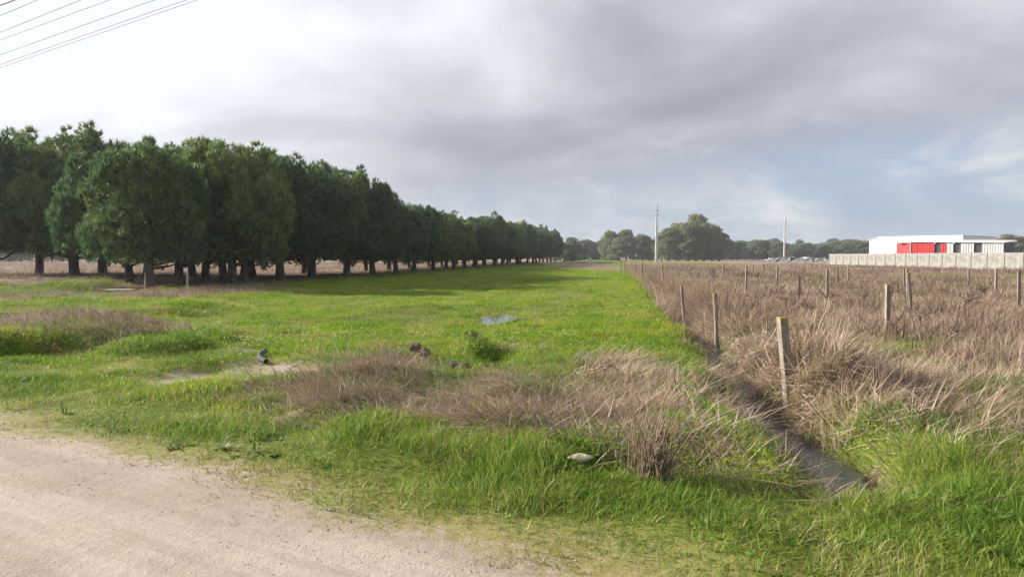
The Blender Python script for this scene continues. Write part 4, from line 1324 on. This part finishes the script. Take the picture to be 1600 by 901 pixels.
a, L, ang = frame_at(1358, 186, 1504, 170.7)
hall = thing('white_hall', 'long white windowless industrial hall behind the concrete wall', 'building', a, ang)
top = D(1440, 368.5, 178).z
eave = D(1358, 374, 186).z
sl = L * 17 / 146
m = MB()
prof_ = [(0, -0.3), (L, -0.3), (L, top - 0.1), (sl, top - 0.1), (0, eave - 0.1)]
nv = len(prof_)
m.add([(x_, 0, z_) for x_, z_ in prof_] + [(x_, 22, z_) for x_, z_ in prof_], [tuple(range(nv))[::1]] + [tuple(range(2 * nv - 1, nv - 1, -1))] + [(k, k + nv, (k + 1) % nv + nv, (k + 1) % nv) for k in range(nv)])
m.build('wall', M['white_wall'], hall)
m = MB()
m.add([(-0.15, -0.15, eave - 0.05), (sl, -0.15, top), (L + 0.15, -0.15, top), (L + 0.15, 22.2, top), (sl, 22.2, top), (-0.15, 22.2, eave - 0.05),
       (-0.15, -0.15, eave - 0.17), (sl, -0.15, top - 0.12), (L + 0.15, -0.15, top - 0.12), (L + 0.15, 22.2, top - 0.12), (sl, 22.2, top - 0.12), (-0.15, 22.2, eave - 0.17)],
      [(0, 1, 4, 5), (1, 2, 3, 4), (6, 11, 10, 7), (7, 10, 9, 8), (0, 6, 7, 1), (1, 7, 8, 2), (2, 8, 9, 3), (3, 9, 10, 4), (4, 10, 11, 5), (5, 11, 6, 0)])
m.build('roof', M['roof_sheet'], hall)


def ribbed(w, h, pitch=0.45, dep=0.05):
    """profiled metal sheet standing in the xz plane, front towards -y"""
    m = MB(); n = max(int(w / pitch), 2); p = w / n
    pts = []
    for i in range(n): pts += [(i * p, 0), (i * p + p * .55, 0), (i * p + p * .65, -dep), (i * p + p * .9, -dep)]
    pts.append((w, 0))
    k = len(pts)
    m.add([(x_, y_, 0) for x_, y_ in pts] + [(x_, y_, h) for x_, y_ in pts], [(i, i + 1, k + i + 1, k + i) for i in range(k - 1)])
    return m


a, L2, ang = frame_at(1393, 172, 1568, 155.5)
shed = thing('lean_to_shed', 'low shed clad in red and white ribbed sheets before the white hall', 'building', a, ang)
zt0 = D(1425, 376.5, 170).z; zt1 = D(1568, 378, 158).z
k_ = L2 / 175.0


def sx(px): return (px - 1393) * k_


def panel_part(name, px0, px1, mat, y=0.0, zt=None):
    zt = zt0 + (zt1 - zt0) * ((px0 + px1) / 2 - 1393) / 175 - 0.12 if zt is None else zt
    m = ribbed(sx(px1) - sx(px0), zt + 0.2)
    return m.build(name, mat, shed, loc=(sx(px0), y, -0.2))


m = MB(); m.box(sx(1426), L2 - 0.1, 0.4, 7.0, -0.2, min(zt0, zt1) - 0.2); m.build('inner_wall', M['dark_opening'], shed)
# the swung out red leaf at the left end
leaf = ribbed((1425 - 1396) * k_ * 1.12, zt0 - 0.35).build('door_leaf', M['red_sheet'], shed, loc=(sx(1396), 1.6, 0.0))
leaf.rotation_euler = (0, 0, -math.asin(min(1.8 / ((1425 - 1396) * k_ * 1.12), 0.9)))
panel_part('red_panel', 1425, 1464, M['red_sheet'])
panel_part('red_panel', 1473.5, 1483, M['red_sheet'])
panel_part('white_panel', 1483.5, 1494, M['white_sheet'])
panel_part('white_panel', 1505, 1525, M['white_sheet'])
panel_part('white_panel', 1537, 1568, M['white_sheet'])
panel_part('dark_door', 1464.5, 1473, M['dark_opening'], 0.25)
panel_part('dark_door', 1494.5, 1504.5, M['dark_opening'], 0.25)
panel_part('dark_door', 1525.5, 1536.5, M['dark_opening'], 0.25)
m = MB()
m.add([(sx(1398), -0.35, zt0), (L2 + 0.3, -0.35, zt1), (L2 + 0.3, 7.4, zt1 + 0.4), (sx(1398), 7.4, zt0 + 0.4), (sx(1398), -0.35, zt0 - 0.16), (L2 + 0.3, -0.35, zt1 - 0.16), (L2 + 0.3, 7.4, zt1 + 0.24), (sx(1398), 7.4, zt0 + 0.24)],
      [(0, 1, 2, 3), (4, 7, 6, 5), (0, 4, 5, 1), (1, 5, 6, 2), (2, 6, 7, 3), (3, 7, 4, 0)])
m.build('roof', M['roof_sheet'], shed)

# ------------------------------------------------------------------ rubble heap
a, L3, ang = frame_at(1178, 205, 1300, 170)
heap = thing('rubble_heap', 'heap of grey broken slabs and white debris beside the wall end', 'rubble', a, ang)
r = np.random.default_rng(9)
m = MB()
n1, n2 = 40, 10
gv = []
for j in range(n2):
    for i in range(n1):
        u, v = i / (n1 - 1), j / (n2 - 1)
        hgt = 1.5 * math.sin(math.pi * v) ** 0.7 * (math.sin(math.pi * u) ** 0.5) * (0.6 + 0.5 * r.uniform())
        gv.append((u * L3, v * 6, hgt - 0.15))
m.add(gv, [(j * n1 + i, j * n1 + i + 1, (j + 1) * n1 + i + 1, (j + 1) * n1 + i) for j in range(n2 - 1) for i in range(n1 - 1)])
m.build('mound', M['rubble_dark'], heap)
for i in range(60):
    u = r.uniform(0.03, 0.97); v = r.uniform(0.1, 0.6)
    m = MB(); w_, d_, h_ = r.uniform(0.4, 1.8), r.uniform(0.3, 1.0), r.uniform(0.1, 0.3)
    m.box(-w_ / 2, w_ / 2, -d_ / 2, d_ / 2, -h_ / 2, h_ / 2)
    o = m.build('slab', [M['rubble_grey'], M['rubble_dark'], M['white_sheet']][int(r.choice([0, 0, 0, 0, 1, 1, 1, 1, 2]))], heap, loc=(u * L3, v * 6, 1.25 * math.sin(math.pi * v) ** 0.7 * math.sin(math.pi * u) ** 0.5))
    o.rotation_euler = tuple(r.normal(0, 0.35, 3))

# ------------------------------------------------------------------ utility poles and cables


def util_pole(px, ytop, ybase, d, w0, w1, label, arms):
    base = D(px[1], ybase, d); top_ = D(px[0], ytop, d)
    H = top_.z; lean = top_.x - base.x
    o = thing('utility_pole', label, 'pole', (base.x, d, 0))
    m = MB()
    vs = []
    for z_, w_ in ((-0.5, w0), (H, w1)):
        cx_ = lean * max(z_, 0) / H
        vs += [(cx_ - w_ / 2, -w_ * .35, z_), (cx_ + w_ / 2, -w_ * .35, z_), (cx_ + w_ / 2, w_ * .35, z_), (cx_ - w_ / 2, w_ * .35, z_)]
    m.add(vs, [(0, 3, 2, 1), (4, 5, 6, 7), (0, 1, 5, 4), (1, 2, 6, 5), (2, 3, 7, 6), (3, 0, 4, 7)])
    m.build('shaft', M['pole_concrete'], o)
    for z_, half in arms:
        m = MB(); cx_ = lean * z_ / H
        m.box(cx_ - half, cx_ + half, -0.22, -0.12, z_ - 0.06, z_ + 0.06); arm = m.build('crossarm', M['steel'], o)
        for q in (-half * .9, half * .9):
            m = MB(); m.tube([(cx_ + q, -0.17, z_ + 0.06), (cx_ + q, -0.17, z_ + 0.2), (cx_ + q, -0.17, z_ + 0.34)], [0.05, 0.09, 0.05], 8); m.build('insulator', M['white_sheet'], arm)
    return o, base.x, d, H, lean


p1 = util_pole((1026.5, 1025.5), 318, 405.5, 205, 0.72, 0.30, 'tall pale concrete power pole before the eucalyptus clump', [(13.5, 0.55), (12.4, 0.45)])
p2 = util_pole((1226.5, 1225.5), 337, 400, 285, 0.60, 0.28, 'shorter concrete power pole above the rubble heap', [(14.3, 0.9), (12.6, 0.7)])


def cable(p, q, rad, sag, label, mat, group, n=24):
    p, q = Vector(p), Vector(q)
    m = MB()
    m.tube([p.lerp(q, i / n) - Vector((0, 0, sag * 4 * (i / n) * (1 - i / n))) for i in range(n + 1)], rad, 5)
    return tag(m.build('power_cable', mat), label, 'cable', group)


for dz_, nm in ((13.74, 'upper'), (12.64, 'lower')):
    cable((p1[1], p1[2], dz_), (p2[1], p2[2], dz_ + 0.4), 0.016, 1.6, '%s faint cable strung between the two distant power poles' % nm, M['cable_grey'], 'distant power cables')
    cable((p1[1], p1[2], dz_), (p1[1] - 120, p1[2] + 60, dz_ - 3.4), 0.016, 1.0, '%s faint cable running left from the tall power pole over the pines' % nm, M['cable_grey'], 'distant power cables')
    cable((p2[1], p2[2], dz_), (p2[1] + 130, p2[2] + 30, dz_ - 1.0), 0.016, 2.0, '%s faint cable running right from the shorter power pole over the hall' % nm, M['cable_grey'], 'distant power cables')
ordn = ['topmost and darkest cable crossing the upper left corner', 'second cable from the corner in the upper left sky', 'third cable from the corner in the upper left sky', 'fourth cable from the corner in the upper left sky', 'fifth cable from the corner in the upper left sky', 'upper cable of the lowest close pair at upper left', 'lowest cable of the close pair at upper left']
for (ya, xb), lb, rad, hz in zip(((9, 24), (25, 59), (51, 127), (63, 172), (86, 242), (101, 292), (106, 309)), ordn, (0.013, 0.008, 0.008, 0.007, 0.008, 0.0075, 0.007), (7.2, 7.6, 7.4, 7.6, 7.5, 7.5, 7.5)):
    a_ = ray(0, ya); b_ = ray(xb, 0)
    ka, kb = (hz - EYE) / a_.z, (hz - EYE) / b_.z
    pa, pb = Vector((a_.x * ka, a_.y * ka, hz)), Vector((b_.x * kb, b_.y * kb, hz))
    dr = (pb - pa).normalized()
    cable(pa - dr * 26, pb + dr * 14, rad, 0.0, lb, M['cable'] if rad > 0.01 else M['cable_grey'], 'overhead cables above the road')

fp = [o for o in bpy.data.objects if o.name.startswith('fence_post')]
fp = sorted([big] + fp, key=lambda o: o.location.y)[:6]
for i in range(len(fp) - 1):
    a_, b_ = fp[i].location, fp[i + 1].location
    cable((a_.x, a_.y, a_.z + 0.55), (b_.x, b_.y, b_.z + 0.55), 0.0028, 0.05, ['slack rusty wire from the nearest thick post to the grey wooden post', 'slack wire from the grey wooden post to the dark leaning one', 'wire from the dark leaning post to the next upright one', 'thin wire between two dark fence posts far along the field', 'thin wire at the far fence stakes'][i], M['cable'], 'fence wires', 10)

# ------------------------------------------------------------------ field gate at the far end
gp = D(905, 404.5, 190)
gt = thing('field_gate', 'dark goal shaped gate frame at the far end of the field', 'gate', (gp.x, 190, 0))
for q in (0.0, 2.3):
    m = MB(); m.box(q - 0.07, q + 0.07, -0.07, 0.07, -0.2, 2.1); m.build('post', M['steel'], gt)
m = MB(); m.box(0.07, 2.23, -0.05, 0.05, 1.45, 1.57); m.build('rail', M['steel'], gt)
wp = D(921, 404.5, 188)
m = MB(); m.box(-0.35, 0.35, -0.2, 0.2, -0.1, 0.9); m.box(-0.15, 0.25, -0.15, 0.15, 0.9, 1.3)
tag(m.build('marker_block', M['pole_concrete'], loc=(wp.x, 188, 0)), 'small pale concrete block beside the far field gate', 'block')
for i, px in enumerate((862, 880, 868)):
    q = D(px, 404.5, 150 + 8 * i)
    m = MB(); m.tube([(0, 0, -0.2), (0.02, 0, 1.35)], [0.07, 0.05], 6)
    tag(m.build('boundary_stake', M['old_wood'], loc=(q.x, q.y, 0)), 'short dark stake near the end of the pine row', 'stake', 'stakes at the end of the row')


# ------------------------------------------------------------------ thin winter haze
m = MB(); m.box(-700, 700, -40, 700, -2.0, 24.0)
hm = bpy.data.materials.new('haze'); hm.use_nodes = True
ht = NT(hm.node_tree); ht.n.clear()
ho = ht.n.new('ShaderNodeOutputMaterial'); hv = ht.n.new('ShaderNodeVolumePrincipled')
hv.inputs['Color'].default_value = (0.86, 0.90, 0.96, 1); hv.inputs['Density'].default_value = 0.00028; hv.inputs['Anisotropy'].default_value = 0.2
ht.l.new(hv.outputs[0], ho.inputs['Volume'])
hz_ = m.build('haze', hm)
tag(hz_, 'thin pale haze hanging over the fields', 'haze', kind='stuff')
